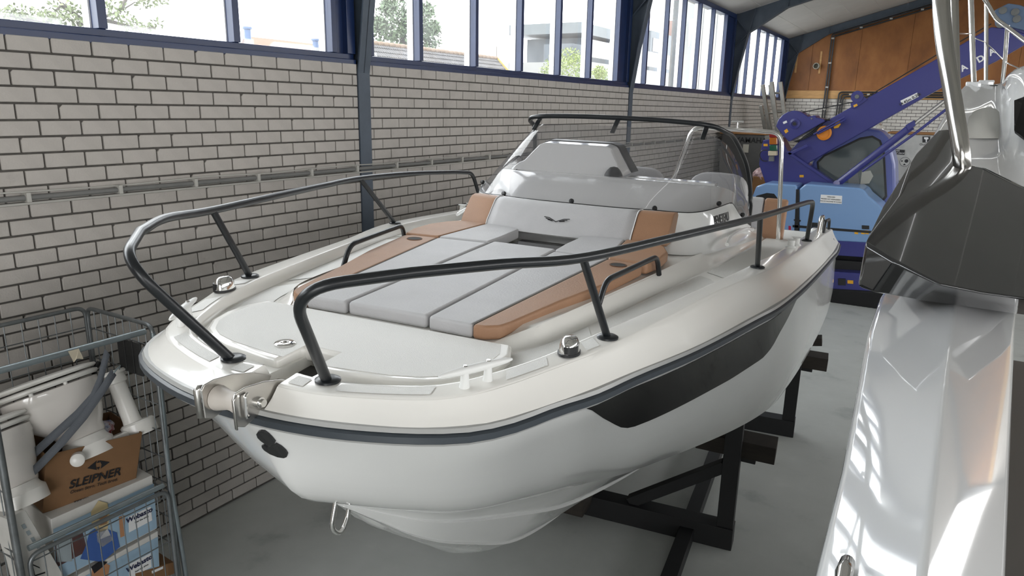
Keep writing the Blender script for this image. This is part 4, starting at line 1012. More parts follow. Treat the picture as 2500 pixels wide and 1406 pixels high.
# superstructure: indigo skirt, light blue covers
cprism('skirt', [(1838, 575), (1838, 612), (1935, 616), (2190, 634), (2195, 596), (1938, 583)], yb, yb + 1.55, M_cranedark, None, .01)
cprism('rear_cover', [(1838, 578), (1836, 480), (1846, 455), (1870, 447), (1946, 452), (1946, 584)], yb, yb + 1.55, M_cranelight, None, .03, 3)
cprism('rear_recess', [(1838, 500), (1846, 478), (1872, 471), (1890, 473), (1900, 486), (1900, 500)], yb - .004, yb + .02, M_black, None, .003)
cprism('engine_cover', [(1950, 584), (1950, 463), (1966, 449), (2098, 459), (2110, 464), (2120, 478), (2150, 503), (2178, 540), (2195, 558), (2195, 598)], yb, yb + .75, M_cranelight, None, .03, 3)
cprism('cover_gap', [(1944, 462), (1951, 463), (1949, 584), (1938, 584)], yb - .006, yb + .02, M_black, None, .003)
cprism('cover_gap', [(1935, 549), (2195, 569), (2195, 575), (1935, 555)], yb - .006, yb + .02, M_black, None, .002)
for a in ((1978, 543), (2104, 550)): cprism('latch', [(a[0], a[1]), (a[0] + 18, a[1] + 1), (a[0] + 18, a[1] + 10), (a[0], a[1] + 9)], yb - .012, yb + .02, M_black, None, .003)
cprism('maker_plate', [(1938, 535), (1955, 537), (1955, 541), (1938, 539)], yb - .004, yb + .01, M_black, None, 0)
for a in (2086, 2102, 2112): cprism('warning_label', [(a, 562), (a + 9, 563), (a + 9, 572), (a, 571)], yb - .004, yb + .01, M_yellow, None, 0)
cprism('red_reflector', [(1925, 551), (1931, 552), (1931, 576), (1925, 575)], yb - .006, yb + .01, mat('red_reflector', srgb(170, 30, 70), .3), None, .002)
sg = cprism('notice_plate', [(2004, 475), (2056, 478), (2055, 498), (2002, 495)], yb - .006, yb + .005, M_whitepaint, None, .001)
def wtext(name, s, c_px, y, size, m, parent, right=(1, 0, 0), up=(0, 0, 1), bold=0, shear=0, ext=.001):
    p = on(c_px[0], c_px[1], 1, y); return text(name, s, size, frame_mat(p, right, up), m, parent, ext, bold=bold, shear=shear)
for j, s in enumerate(('VERBODEN', 'BINNEN HET WERKGEBIED', 'VAN DE MACHINE TE KOMEN')):
    wtext('notice_text', s, (2029 - j * .5, 481 + j * 5.6), yb - .008, .0235, M_black, sg)
# cab behind the boom
yc_ = 13.05
cab = cprism('cab_shell', [(1975, 500), (1982, 395), (2000, 370), (2075, 330), (2110, 312), (2150, 318), (2172, 340), (2186, 400), (2190, 560), (1985, 545)], yc_, yc_ + .75, M_cranemid, None, .05, 4)
cprism('window_rubber', [(1994, 395), (2012, 378), (2100, 336), (2130, 331), (2150, 342), (2160, 370), (2166, 480), (2150, 500), (2132, 503), (2112, 470), (2000, 458)], yc_ - .012, yc_ + .0, M_black, cab, .004)
cprism('cab_glass', [(1999, 397), (2014, 382), (2101, 341), (2129, 336), (2146, 346), (2155, 371), (2160, 478), (2147, 495), (2135, 497), (2114, 465), (2003, 453)], yc_ - .016, yc_ - .012, mat('cab_window_reflecting', (.10, .12, .12), .05, spec=.6, coat=1), cab, 0)
cprism('seat_back', [(2070, 455), (2075, 400), (2090, 395), (2100, 455)], yc_ - .02, yc_ - .014, M_grey, cab, .002)
cprism('control_box', [(2100, 450), (2104, 420), (2125, 416), (2132, 430), (2122, 448)], yc_ - .022, yc_ - .014, mat('pale_grey_plastic', srgb(170, 170, 160), .5), cab, .003)
# turret, boom, cylinder, winch
yt = 12.72
tu = cprism('turret', [(1863, 342), (1905, 336), (1925, 372), (2040, 450), (2044, 458), (1968, 462), (1870, 452), (1853, 402), (1856, 372)], yt, yt + .42, M_cranedark, None, .012)
cprism('turret_rib', [(1918, 372), (1924, 368), (2038, 446), (2032, 450)], yt - .03, yt, M_cranedark, None, .004)
cprism('turret_rib', [(1922, 374), (1970, 352), (1974, 357), (1926, 380)], yt - .03, yt, M_cranedark, None, .004)
for a in ((1864, 351), (1952, 427)): cprism('warning_label', [(a[0], a[1]), (a[0] + 10, a[1]), (a[0] + 10, a[1] + 6), (a[0], a[1] + 6)], yt - .004, yt, M_yellow, None, 0)
yo = 12.80
boom = cprism('boom', [(1925, 372), (1964, 330), (2016, 296), (2292, 141), (2420, 66), (2470, 70), (2500, 82), (2520, 95), (2500, 110), (2434, 148), (2300, 213), (1966, 402)], yo, yo + .26, M_cranedark, None, .012)
cprism('boom_inner_section', [(2420, 75), (2600, -20), (2650, 0), (2500, 108)], yo + .03, yo + .23, M_cranedark, boom, .01)
cprism('boom_head', [(2432, 58), (2428, 25), (2462, 8), (2490, 12), (2560, 40), (2560, 90), (2500, 74)], yo - .02, yo + .28, mat('steel_blue_plate', srgb(92, 112, 140), .5), boom, .012)
for p in ((2448, 26), (2482, 47), (2442, 60), (2478, 30)):
    q = on(p[0], p[1], 1, yo); lathe('bolt', [(0, 0), (.05, 0), (.05, .02), (.03, .026), (0, .026)], M_grey, boom, 14, (q[0], yo - .02, q[2]), (0, -1, 0))
# lettering running up the boom
bd = on(2292, 177, 1, yo) - on(2016, 330, 1, yo); bd = np.array([bd[0], 0, bd[2]]); bd /= np.linalg.norm(bd); bu = np.array([-bd[2], 0, bd[0]])
for ch, p in (('A', (2353, 166)), ('D', (2394, 144)), ('A', (2422, 127))):
    wtext('boom_letter', ch, p, yo - .004, .12, M_whitepaint, boom, bd, bu, bold=.004)
pl = cprism('capacity_plate', [(2198, 246), (2239, 226), (2243, 236), (2203, 257)], yo - .006, yo, M_whitepaint, boom, 0)
wtext('capacity_text', '14.45m 0.20t', (2221, 243), yo - .008, .06, M_black, pl, bd, bu, bold=.001)
# winch
wc = cprism('winch_housing', [(1894, 308), (1900, 292), (1911, 280), (1924, 273), (1938, 270), (1951, 272), (1962, 277), (1973, 285), (1990, 281), (1993, 287), (2011, 291), (2014, 296), (1926, 346), (1912, 332)], yt - .02, yt + .40, M_cranedark, None, .012)
q = on(1941, 302, 1, yt); lathe('winch_hub', [(0, 0), (.085, 0), (.085, .02), (.05, .025), (.045, .01), (.02, .01), (0, .01)], M_cranedark, wc, 20, (q[0], yt - .02, q[2]), (0, -1, 0))
lathe('hub_hole', [(0, .027), (.028, .027), (.028, .03), (0, .03)], M_black, wc, 14, (q[0], yt - .02, q[2]), (0, -1, 0))
cprism('warning_label', [(1914, 319), (1921, 314), (1925, 321), (1918, 326)], yt - .026, yt - .02, M_yellow, wc, 0)
cprism('rating_plate', [(1911, 298), (1920, 294), (1922, 299), (1913, 303)], yt - .026, yt - .02, M_whitepaint, wc, 0)
for i in range(9):
    a = math.radians(200 - i * 22); q2 = on(1941 + 45 * math.cos(a), 304 - 36 * math.sin(a), 1, yt)
    lathe('housing_bolt', [(0, 0), (.014, 0), (.014, .012), (0, .012)], M_grey, wc, 8, (q2[0], yt - .018, q2[2]), (0, -1, 0))
# sheave with bracket and cable
q = on(2093, 236, 1, yo)
lathe('sheave', [(0, 0), (.09, 0), (.09, .012), (.08, .02), (.08, .035), (.09, .043), (.09, .055), (0, .055)], M_cranedark, boom, 24, (q[0], yo + .02, q[2]), (0, -1, 0))
lathe('sheave_hub', [(0, 0), (.035, 0), (.03, .02), (0, .02)], M_grey, boom, 14, (q[0], yo - .035, q[2]), (0, -1, 0))
cprism('sheave_bracket', [(2076, 252), (2110, 236), (2118, 243), (2085, 266), (2078, 262)], yo - .02, yo + .05, M_cranedark, boom, .004)
cprism('warning_label', [(2083, 257), (2092, 253), (2094, 258), (2085, 262)], yo - .026, yo - .02, M_yellow, boom, 0)
tube('hoist_cable', [on(1960, 274, 1, yo), on(2079, 250, 1, yo), on(2115, 238, 1, yo), on(2290, 132, 1, yo), on(2420, 58, 1, yo)], .008, M_black, boom, 6)
# luffing cylinder
lc = tube('cylinder_barrel', [on(2040, 452, 1, yt - .06), on(2226, 308, 1, yt - .06)], .055, M_cranedark, cr_, 16)
tube('cylinder_rod', [on(2226, 308, 1, yt - .06), on(2345, 216, 1, yt - .06)], .028, M_brushed, lc, 12)
cprism('cylinder_collar', [(2210, 306), (2232, 293), (2236, 306), (2216, 320)], yt - .13, yt + .01, M_cranedark, lc, .01)
tube('hydraulic_line', [on(2105, 418, 1, yt - .1), on(2235, 325, 1, yt - .1), on(2345, 240, 1, yt - .1)], .02, M_cranedark, lc, 8)
tube('pivot_pin', [on(2042, 448, 1, yt - .2), on(2042, 448, 1, yt + .3)], .05, M_cranedark, lc, 14)
# work lamp, hook and small hoses
q = on(2011, 325, 1, yt)
hl = lathe('work_lamp', [(0, 0), (.10, 0), (.115, .02), (.115, .05), (.10, .06), (.085, .06), (.08, .05), (0, .05)], M_orange, cr_, 24, (q[0], yo, q[2]), (0, -1, 0))
cprism('hook_block', [(2034, 307), (2048, 293), (2052, 304), (2046, 312), (2036, 314)], yo - .05, yo, M_yellow, None, .006)
for p in ((1986, 328, 2062, 286), (1996, 327, 2064, 292)):
    tube('guard_bar', [on(p[0], p[1], 1, yo - .08), on(p[2], p[3], 1, yo - .08)], .014, M_cranedark, cr_, 8)
for k_ in range(3):
    tube('hose', spline([on(1940 + k_ * 4, 345 + k_, 1, yo - .03), on(1965, 338 - k_ * 3, 1, yo - .06), on(1990, 322 - k_ * 4, 1, yo - .05), on(2012, 297 - k_ * 2, 1, yo - .03), on(2026, 290 + k_ * 2, 1, yo - .02)], 5), .01, M_black, cr_, 6)
# signal lamp stack
st2 = empty('signal_lamps'); st2.parent = cr_
for nme, m, y0_, y1_ in (('red_lens', mat('red_lens', srgb(130, 16, 20), .15, coat=1, emit=(1, .05, .05), estr=.0), 324, 336), ('amber_lens', mat('amber_lens', srgb(168, 92, 8), .15, coat=1, emit=(1, .5, .02), estr=.0), 336, 353), ('green_lens', mat('green_lens', srgb(8, 82, 60), .15, coat=1, emit=(.02, .8, .5), estr=.0), 354, 368)):
    cprism(nme, [(1878, y0_), (1897, y0_), (1897, y1_), (1878, y1_)], yt - .14, yt - .02, m, st2, .01, 3)
cprism('lamp_box', [(1875, 369), (1895, 369), (1895, 380), (1875, 380)], yt - .15, yt - .02, mat('beige_box', srgb(196, 184, 158), .5), st2, .006)
cprism('lamp_foot', [(1877, 381), (1888, 381), (1888, 394), (1876, 394)], yt - .12, yt - .02, M_grey, st2, .006)
tube('lamp_cable', spline([on(1874, 366, 1, yt - .1), on(1860, 368, 1, yt - .12), on(1855, 380, 1, yt - .12), on(1862, 392, 1, yt - .12), on(1874, 393, 1, yt - .1)], 5), .008, M_black, st2, 6)

# ================================================================== stored goods behind the crane
M_wrapdark = mat('dark_wrapped_carton', srgb(86, 86, 84), .35, noise=.2, nscale=3, coat=.4)
M_wrap = mat('plastic_wrapped_carton', srgb(176, 176, 172), .3, noise=.15, nscale=4, bump=.4, bscale=14, coat=.5)
M_card = mat('brown_cardboard', srgb(150, 108, 66), .8, noise=.08, nscale=8)
def carton(name, px0, py0, px1, py1, y, dep, m, label, group=None):
    x0, z1 = C(px0, py0, y); x1 = C(px1, py0, y)[0]
    t = thing(name, label, 'box', group)
    z0 = 0.0
    b = box('carton_body', x0, x1, y, y + dep, z0, z1, m, t, .02)
    return t, (x0, x1, z0, z1)
t, e = carton('outboard_carton', 1762, 326, 1868, 640, 15.6, 1.0, M_wrapdark, 'dark plastic-wrapped outboard carton lettered in black left of the crane turret')
wtext('carton_lettering', 'YAMAHA', (1833, 343), 15.59, .155, M_black, t, bold=.002)
box('carton_lid', e[0] - .03, e[1] + .03, 15.57, 16.63, e[3] - .0, e[3] + .035, M_card, t, .004)
box('carton_label', *[on(1815, 352, 1, 15.6)[0], on(1829, 352, 1, 15.6)[0]], 15.585, 15.6, on(1815, 372, 1, 15.6)[2], on(1815, 352, 1, 15.6)[2], mat('paper_label', srgb(190, 186, 170), .7), t)
t, e = carton('wrapped_bale', 1838, 430, 1872, 640, 14.6, .7, M_card, 'cardboard box with crumpled pink wrap on top beside the crane turret')
bm = bmesh.new(); bmesh.ops.create_icosphere(bm, subdivisions=3, radius=1)
rw = random.Random(5)
for v_ in bm.verts: v_.co *= 1 + rw.uniform(-.13, .13)
bmesh.ops.transform(bm, matrix=Matrix.Translation(((e[0] + e[1]) / 2, 14.9, e[3])) @ Matrix.Diagonal((.19, .3, .16, 1)), verts=bm.verts)
bmobj('crumpled_wrap', bm, mat('pink_wrap', srgb(190, 160, 160), .4, noise=.3, nscale=8), t)
t, e = carton('outboard_carton', 2040, 328, 2160, 640, 15.2, 1.0, M_wrap, 'pale plastic-wrapped outboard carton seen through the crane cab')
# crumpled clear film on top of the tall carton
bm = bmesh.new(); bmesh.ops.create_icosphere(bm, subdivisions=3, radius=1)
for v_ in bm.verts: v_.co *= 1 + rw.uniform(-.2, .2)
c = on(2132, 318, 1, 15.6); bmesh.ops.transform(bm, matrix=Matrix.Translation(tuple(c)) @ Matrix.Diagonal((.17, .35, .17, 1)), verts=bm.verts)
cf = bmobj('crumpled_film', bm, mat('clear_film_heap', srgb(196, 196, 190), .2, coat=.8), None); cf.parent = t
t, e = carton('outboard_carton', 2172, 326, 2420, 640, 15.2, 1.0, M_wrap, 'large pale plastic-wrapped outboard carton right of the crane cab')
box('carton_lid', e[0] - .03, e[1] + .03, 15.17, 16.23, e[3], e[3] + .03, M_card, t, .004)
def flatmark(name, pts, y, m, parent): return prism(name, [C(px, py, y) for px, py in pts], 1, y - .004, y, m, parent)
yk = 15.195
flatmark('black_tag', [(2180, 364), (2209, 366), (2208, 378), (2180, 376)], yk, M_black, t)
wtext('tag_text', 'CARE', (2190, 368), yk - .006, .036, M_whitepaint, t); wtext('tag_text', 'NOT DROP', (2194, 374), yk - .006, .036, M_whitepaint, t)
flatmark('icon_square', [(2252, 333), (2271, 333), (2271, 348), (2252, 348)], yk, M_black, t)
flatmark('icon_motor', [(2256, 335), (2266, 335), (2267, 339), (2263, 341), (2263, 347), (2260, 347), (2260, 341), (2256, 339)], yk - .005, M_whitepaint, t)
wtext('icon_text', 'Outboard', (2262, 353), yk - .004, .055, M_black, t)
def disc(name, px, py, r, y, m, parent):
    c = on(px, py, 1, y); lathe(name, [(0, 0), (r, 0), (r, .003), (0, .003)], m, parent, 18, (c[0], y, c[2]), (0, -1, 0))
disc('handling_icon', 2209, 395, .085, yk, M_black, t); disc('handling_icon', 2209, 395, .079, yk - .003, mat('pale_print', srgb(180, 180, 176), .5), t); disc('handling_icon', 2213, 393, .032, yk - .006, M_black, t); disc('handling_icon', 2202, 393, .013, yk - .006, M_black, t)
prism('handling_icon', [C(2204, 403, yk), (C(2212, 403, yk)), C(2208, 399, yk)], 1, yk - .008, yk - .004, M_black, t)
box('pallet_board', e[0] - .02, e[1], 15.16, 16.2, C(2180, 437, 15.2)[1] - .08, C(2180, 437, 15.2)[1] - .02, M_black, t)
# ladders leaning in the far corner
M_alu = mat('aluminium_ladder', srgb(150, 148, 142), .4, metal=.6, noise=.15, nscale=6)
def ladder(name, tl, bl, wid, label, y, rungs=9, dy=.0):
    t = thing(name, label, 'ladder', 'ladders leaning in the far corner')
    a, b = on(tl[0], tl[1], 1, y), on(bl[0], bl[1], 1, y)
    d = (b - a) / np.linalg.norm(b - a); L = (a[2]) / -d[2]; b = a + d * L
    s = np.array([1, 0, .0]) * wid
    for q in (a, a + s): beam('stile', q, q + (b - a), .075, .10, M_alu, t, .006)
    for i in range(rungs):
        p = a + (b - a) * (i + .6) / rungs; tube('rung', [p, p + s], .022, M_alu, t, 8)
    return t
ladder('ladder', (1858, 258), (1874, 350), .14, 'aluminium ladder leaning left of the two taller ones by the windows', 17.9)
ladder('ladder', (1862, 207), (1884, 350), .17, 'middle aluminium ladder of the three in the far corner', 17.6)
ladder('ladder', (1884, 200), (1902, 350), .19, 'tallest aluminium ladder with a dark end cap in the far corner', 17.3)
# ================================================================== ROLL CAGE TROLLEY by the wall and its load
M_galv = mat('galvanised_steel', srgb(128, 132, 134), .42, metal=.75, noise=.2, nscale=12)
M_galv2 = mat('bright_galvanised', srgb(150, 160, 164), .35, metal=.8, noise=.15, nscale=10)
CX0, CX1, CY0, CY1, CZ = .12, .76, 1.40, 2.17, 1.78
tro = thing('roll_cage', 'galvanised wire roll cage trolley holding marine toilets and boxes by the brick wall', 'trolley')
def panel(name, origin, u, ulen, z0, z1, nu, nz, r=.0032, frame=.012, parent=tro):
    """a mesh panel: frame tube, vertical wires and cross wires"""
    o = np.array(origin, float); u = np.array(u, float)
    P = lambda s, z: tuple(o + u * s + np.array([0, 0, z]))
    f = tube(name, fillet([P(0, z0), P(0, z1), P(ulen, z1), P(ulen, z0)], .06), frame, M_galv, parent, 8)
    for i in range(1, nu): tube('wire', [P(ulen * i / nu, z0 + .02), P(ulen * i / nu, z1 - .01)], r, M_galv, f, 5)
    for z in nz: tube('cross_wire', [P(0, z), P(ulen, z)], r * 1.15, M_galv, f, 5)
    return f
zs = [.25, .45, .62, .80, .84, 1.0, 1.16, 1.32, 1.48, 1.66]
panel('back_panel', (CX0, CY0 - .0, 0), (0, 1, 0), CY1 - CY0, .18, CZ, 9, zs)
panel('end_panel', (CX0 + .02, CY1, 0), (1, 0, 0), CX1 - CX0 - .02, .18, CZ, 9, zs)
panel('end_panel', (CX0 + .02, CY0 - .02, 0), (1, 0, 0), CX1 - CX0 - .02, .18, CZ, 9, zs)
# front corner posts, splayed at the foot
tube('post', spline([(CX1, CY1, CZ - .04), (CX1, CY1 + .01, 1.3), (CX1, CY1 + .005, .9), (CX1 + .0, CY1 + .03, .45), (CX1 - .01, CY1 + .05, .14)], 5), .014, M_galv2, tro, 10)
tube('post', [(CX1, CY0 - .02, CZ - .02), (CX1, CY0 - .02, .14)], .017, M_galv, tro, 10)
# top bar across the open front
tube('top_bar', [(CX1 + .012, CY0 - .10, 1.76), (CX1 + .012, CY1 - .05, 1.762)], .0165, M_galv2, tro, 12)
# half-height gate
gt = panel('gate', (CX1 + .01, CY0 + .02, 0), (0, 1, 0), CY1 - CY0 - .04, .22, .815, 11, [.5, .78])
tube('gate_rail', [(CX1 + .022, CY0 + .02, .862), (CX1 + .022, CY1 - .05, .862)], .015, M_galv2, gt, 10)
# dark address plates on the end panel
for i in range(3):
    box('address_plate', .44 + i * .075, .505 + i * .075, CY1 - .018, CY1 - .008, 1.47, 1.66, mat('black_plate', srgb(38, 38, 38), .6), tro, .003)
# wheels and base frame
multi('base_frame', [(CX0, CX1, CY0, CY0 + .03, .14, .18), (CX0, CX1, CY1 - .03, CY1, .14, .18), (CX0, CX0 + .03, CY0, CY1, .14, .18), (CX1 - .03, CX1, CY0, CY1, .14, .18)], M_galv, tro)
box('base_shelf', CX0 + .02, CX1 - .02, CY0 + .02, CY1 - .02, .16, .185, M_galv, tro)
for x in (CX0 + .06, CX1 - .06):
    for y in (CY0 + .06, CY1 - .06):
        w_ = lathe('wheel', [(0, 0), (.05, 0), (.055, .006), (.055, .026), (.05, .032), (0, .032)], M_black, tro, 18, (x - .016, y, .055), (1, 0, 0))
        box('castor_fork', x - .022, x + .022, y - .02, y + .02, .06, .142, M_galv, w_)
# scrap of masking tape on the top bar
tp_ = [(CX1 + .033, 1.715, 1.772), (CX1 + .033, 1.765, 1.772), (CX1 + .037, 1.778, 1.715), (CX1 + .041, 1.745, 1.728), (CX1 + .036, 1.732, 1.712)]
pt = pyobj('tape_scrap', tp_, [(0, 1, 2, 3, 4)], mat('masking_tape', srgb(190, 180, 160), .8)); md = pt.modifiers.new('solid', 'SOLIDIFY'); md.thickness = .003
tag(pt, 'crumpled scrap of masking tape on the cage top bar', 'tape')

# --- cartons
def hit(px, py, p0, nrm):
    v = ray(px, py); return CAM + (np.dot(np.array(p0) - CAM, nrm)) / np.dot(v, nrm) * v
def carton_px(name, corners, p0, ang, depth, m, label, cat='box', lid=True, bev=.004):
    """front face from four pixel corners (TL,TR,BR,BL) on a vertical plane through p0 turned by ang; extruded back to the wall"""
    nrm = np.array([math.cos(ang), math.sin(ang), 0]); q = [hit(px, py, p0, nrm) for px, py in corners]
    back = [p - nrm * depth for p in q]
    t = thing(name, label, cat)
    fs = [(0, 1, 2, 3), (0, 4, 5, 1), (1, 5, 6, 2), (2, 6, 7, 3), (3, 7, 4, 0)] + ([(7, 6, 5, 4)] if True else [])
    if not lid: fs.remove((0, 4, 5, 1))
    b = pyobj('carton_body', q + back, fs, m, t, bevel=bev)
    if not lid:
        md = b.modifiers.new('solid', 'SOLIDIFY'); md.thickness = .006
    return t, q, nrm
M_kraft = mat('kraft_cardboard', srgb(122, 90, 60), .85, noise=.06, nscale=8)
M_whitecard = mat('white_cardboard', srgb(205, 203, 198), .7, noise=.05, nscale=8)
M_ink = mat('dark_ink', srgb(22, 22, 26), .7)
M_pblue = mat('print_blue', srgb(58, 92, 158), .6); M_pale = mat('print_pale_blue', srgb(150, 176, 196), .6); M_skin = mat('print_warm', srgb(176, 128, 92), .7); M_blond = mat('print_straw', srgb(196, 178, 136), .7)
M_pbrown = mat('print_brown', srgb(104, 58, 44), .7); M_pgrey = mat('print_grey', srgb(150, 160, 164), .7); M_white = mat('print_white', srgb(225, 225, 225), .7)
sb, q, nr = carton_px('cardboard_box', [(112, 1112), (348, 1056), (331, 1184), (104, 1254)], (.64, 1.85, 1), math.radians(-9), .42, M_kraft, 'brown cardboard box with black maker lettering under the marine toilet', lid=False)
def on_face(px, py, off=.003): return hit(px, py, q[0] + nr * off, nr)
rdir = q[1] - q[0]; udir = q[0] - q[3]
def ftext(s, px, py, size, m, parent, shear=0, bold=0): return text('printed_text', s, size, frame_mat(on_face(px, py, .0075), q[1] - q[0], np.array([0, 0, 1.])), m, parent, .0005, shear=shear, bold=bold)
ftext('SLEIPNER', 232, 1168, .062, M_ink, sb, .25, .001)
ftext('Ocean born. Tech bred.', 230, 1186, .024, M_ink, sb, .25)
ftext('www.sleipnergroup.com', 225, 1212, .018, M_ink, sb, .15)
def fmark(name, pts, m, parent, off=.003):
    o = pyobj(name, [on_face(px, py, off) for px, py in pts], [tuple(range(len(pts)))], m, parent); md = o.modifiers.new('solid', 'SOLIDIFY'); md.thickness = .001; return o
fmark('printed_logo', [(213, 1143), (236, 1124), (233, 1134), (236, 1147)], M_ink, sb); fmark('printed_logo', [(243, 1124), (268, 1128), (246, 1144), (248, 1134)], M_ink, sb)
fmark('printed_logo', [(236, 1130), (240, 1124), (244, 1129)], M_ink, sb); fmark('printed_logo', [(236, 1141), (244, 1139), (240, 1147)], M_ink, sb)
# white retail boxes with printed fronts, in the lower cage
def retail(corners, p0, depth, label):
    global q, nr
    t, q, nr = carton_px('retail_box', corners, p0, math.radians(-4), depth, M_whitecard, label)
    return t
w1 = retail([(124, 1268), (372, 1160), (384, 1290), (138, 1420)], (.70, 1.85, .6), .45, 'white printed heater box with a boating scene directly under the brown box')
fmark('printed_scene', [(130, 1292), (375, 1180), (383, 1288), (138, 1418)], M_pale, w1, .002)
fmark('printed_scene', [(134, 1320), (200, 1292), (214, 1345), (138, 1385)], M_pbrown, w1); fmark('printed_scene', [(150, 1300), (172, 1312), (176, 1370), (140, 1372), (136, 1320)], M_pgrey, w1, .004)
fmark('printed_figure', [(218, 1300), (240, 1285), (285, 1300), (292, 1335), (250, 1372), (196, 1364), (210, 1330)], M_pblue, w1, .005)
fmark('printed_figure', [(236, 1302), (262, 1290), (276, 1318), (250, 1335), (238, 1322)], M_white, w1, .006)
fmark('printed_figure', [(222, 1250), (240, 1222), (262, 1228), (268, 1260), (262, 1292), (240, 1300), (224, 1280)], M_blond, w1, .005); fmark('printed_figure', [(240, 1250), (262, 1246), (262, 1278), (244, 1284)], M_skin, w1, .006)
fmark('printed_figure', [(290, 1262), (304, 1258), (304, 1308), (294, 1312)], M_skin, w1, .005)
fmark('printed_label', [(313, 1262), (368, 1236), (372, 1270), (315, 1300)], M_white, w1, .005)
ftext('Webasto', 340, 1258, .04, mat('navy_ink', srgb(30, 34, 70), .6), w1, .1, .001); ftext('Feel the drive', 346, 1268, .014, M_ink, w1)
w2 = retail([(140, 1432), (386, 1296), (392, 1420), (150, 1560)], (.70, 1.85, .3), .45, 'lower printed heater box, second one down in the cage')
fmark('printed_scene', [(145, 1440), (385, 1310), (390, 1415), (150, 1550)], M_pale, w2, .002)
fmark('printed_figure', [(225, 1386), (250, 1372), (268, 1380), (260, 1430), (220, 1440)], M_skin, w2, .004); fmark('printed_figure', [(222, 1384), (245, 1368), (262, 1372), (250, 1384), (230, 1400)], M_ink, w2, .005)
fmark('printed_label', [(314, 1378), (368, 1350), (370, 1384), (316, 1412)], M_white, w2, .004)
ftext('Webasto', 340, 1376, .04, MATS['navy_ink'], w2, .1, .001); ftext('Feel the drive', 346, 1387, .014, M_ink, w2)
# flat print on the white box top (spiral hose, pump picture)
tp3, q3, n3 = None, None, None
w3, q, nr = carton_px('instruction_carton', [(15, 1268), (62, 1244), (165, 1420), (70, 1450)], (.72, 1.5, .7), math.radians(6), .12, M_whitecard, 'long white carton standing at a slant with assembly drawings', cat='box')
for i in range(4): fmark('printed_note', [(52 + i * 11, 1282 + i * 16), (60 + i * 11, 1278 + i * 16), (66 + i * 11, 1288 + i * 16), (58 + i * 11, 1292 + i * 16)], M_pgrey, w3, .002)
for pl_ in ([(78, 1376), (96, 1384), (98, 1388), (80, 1380)], [(76, 1376), (79, 1376), (86, 1404), (82, 1406)], [(84, 1404), (110, 1396), (111, 1399), (86, 1407)]): fmark('printed_drawing', pl_, M_ink, w3, .002)
kb, q, nr = carton_px('small_cardboard_box', [(330, 1400), (425, 1372), (428, 1400), (335, 1432)], (.72, 2.05, .25), math.radians(-4), .3, M_kraft, 'small brown cardboard box at the bottom right of the cage')
fmark('paper_label', [(370, 1394), (398, 1382), (398, 1388), (371, 1400)], M_white, kb, .003)

# --- marine toilets
M_ceramic = mat('white_ceramic', (.74, .70, .66), .12, coat=.6)
M_ceramic2 = mat('white_toilet_plastic', (.76, .74, .70), .3)
def toilet(c, sc, label, pump=True):
    t = thing('marine_toilet', label, 'toilet', 'marine toilets in the roll cage')
    t.location = c; t.rotation_euler = (.05, -.40, 0)
    def L(name, prof, m, org=(0, 0, 0), axis=(0, 0, 1), scl=(1, 1, 1), seg=28): return lathe(name, [(r * sc, h * sc) for r, h in prof], m, t, seg, tuple(np.array(org) * sc), axis, scl)
    E = (.84, 1.12, 1)
    # bowl leans out towards its front (negative y)
    bm = bmesh.new(); rings = []
    prof = [(.085, -.27, .05), (.092, -.25, .05), (.10, -.22, .04), (.135, -.17, .02), (.165, -.11, .0), (.178, -.06, -.005), (.180, -.045, -.005), (.186, -.035, -.006), (.186, .0, -.006), (.175, .004, -.006)]
    for r, h, sh in prof:
        rings.append([bm.verts.new((r * .86 * math.cos(a) * sc, (sh + r * 1.14 * math.sin(a)) * sc, h * sc)) for a in [2 * math.pi * j / 32 for j in range(32)]])
    for a, b in zip(rings[:-1], rings[1:]):
        for j in range(32): bm.faces.new((a[j], a[(j + 1) % 32], b[(j + 1) % 32], b[j]))
    bm.faces.new(rings[0][::-1]); bm.faces.new(rings[-1])
    bmobj('bowl', bm, M_ceramic, t, True, auto=60)
    L('seat', [(0, .012), (.186, .012), (.196, .02), (.196, .03), (.186, .036), (0, .036)], M_ceramic2, (0, -.005, 0), scl=(.86, 1.14, 1))
    L('lid', [(0, .044), (.188, .044), (.198, .052), (.194, .062), (.15, .07), (0, .074)], M_ceramic2, (0, -.005, 0), scl=(.86, 1.14, 1))
    for y in (-.15, .0): L('buffer', [(0, 0), (.009, 0), (.009, .012), (0, .012)], M_ceramic2, (.15, y, .001))
    L('bowl_base', [(.0, -.36), (.115, -.36), (.115, -.30), (.10, -.285), (.09, -.26), (0, -.26)], M_ceramic2, (.0, .05, 0))
    if pump:
        L('pump_foot', [(0, -.36), (.075, -.36), (.075, -.30), (.065, -.29), (0, -.29)], M_ceramic2, (.04, .29, 0), scl=(1, 1.1, 1))
        box('pump_link', -.03 * sc, .07 * sc, .10 * sc, .27 * sc, -.355 * sc, -.315 * sc, M_ceramic2, t, .008)
        L('pump_cylinder', [(0, -.30), (.046, -.30), (.042, -.27), (.040, -.08), (.05, -.075), (.05, -.04), (.046, -.03), (0, -.03)], M_ceramic2, (.04, .27, 0))
        L('pump_cap', [(0, -.03), (.058, -.03), (.06, -.022), (.05, -.012), (0, -.010)], M_ceramic2, (.045, .255, 0), scl=(1, 1.35, 1))
        L('pump_badge', [(0, -.0098), (.03, -.0098), (.028, -.0085), (0, -.0085)], mat('dark_blue_badge', srgb(30, 40, 66), .3), (.045, .262, 0), scl=(.7, 1.2, 1))
        tube('pump_handle', [np.array(p) * sc for p in ((.04, .19, -.03), (.02, .20, .02), (.02, .24, .05))], .012 * sc, M_black, t, 8)
        L('outlet_elbow', [(0, 0), (.03, 0), (.03, .08), (.024, .085), (0, .085)], M_ceramic2, (.06, -.03, -.335), (.85, -.5, -.1))
    return t
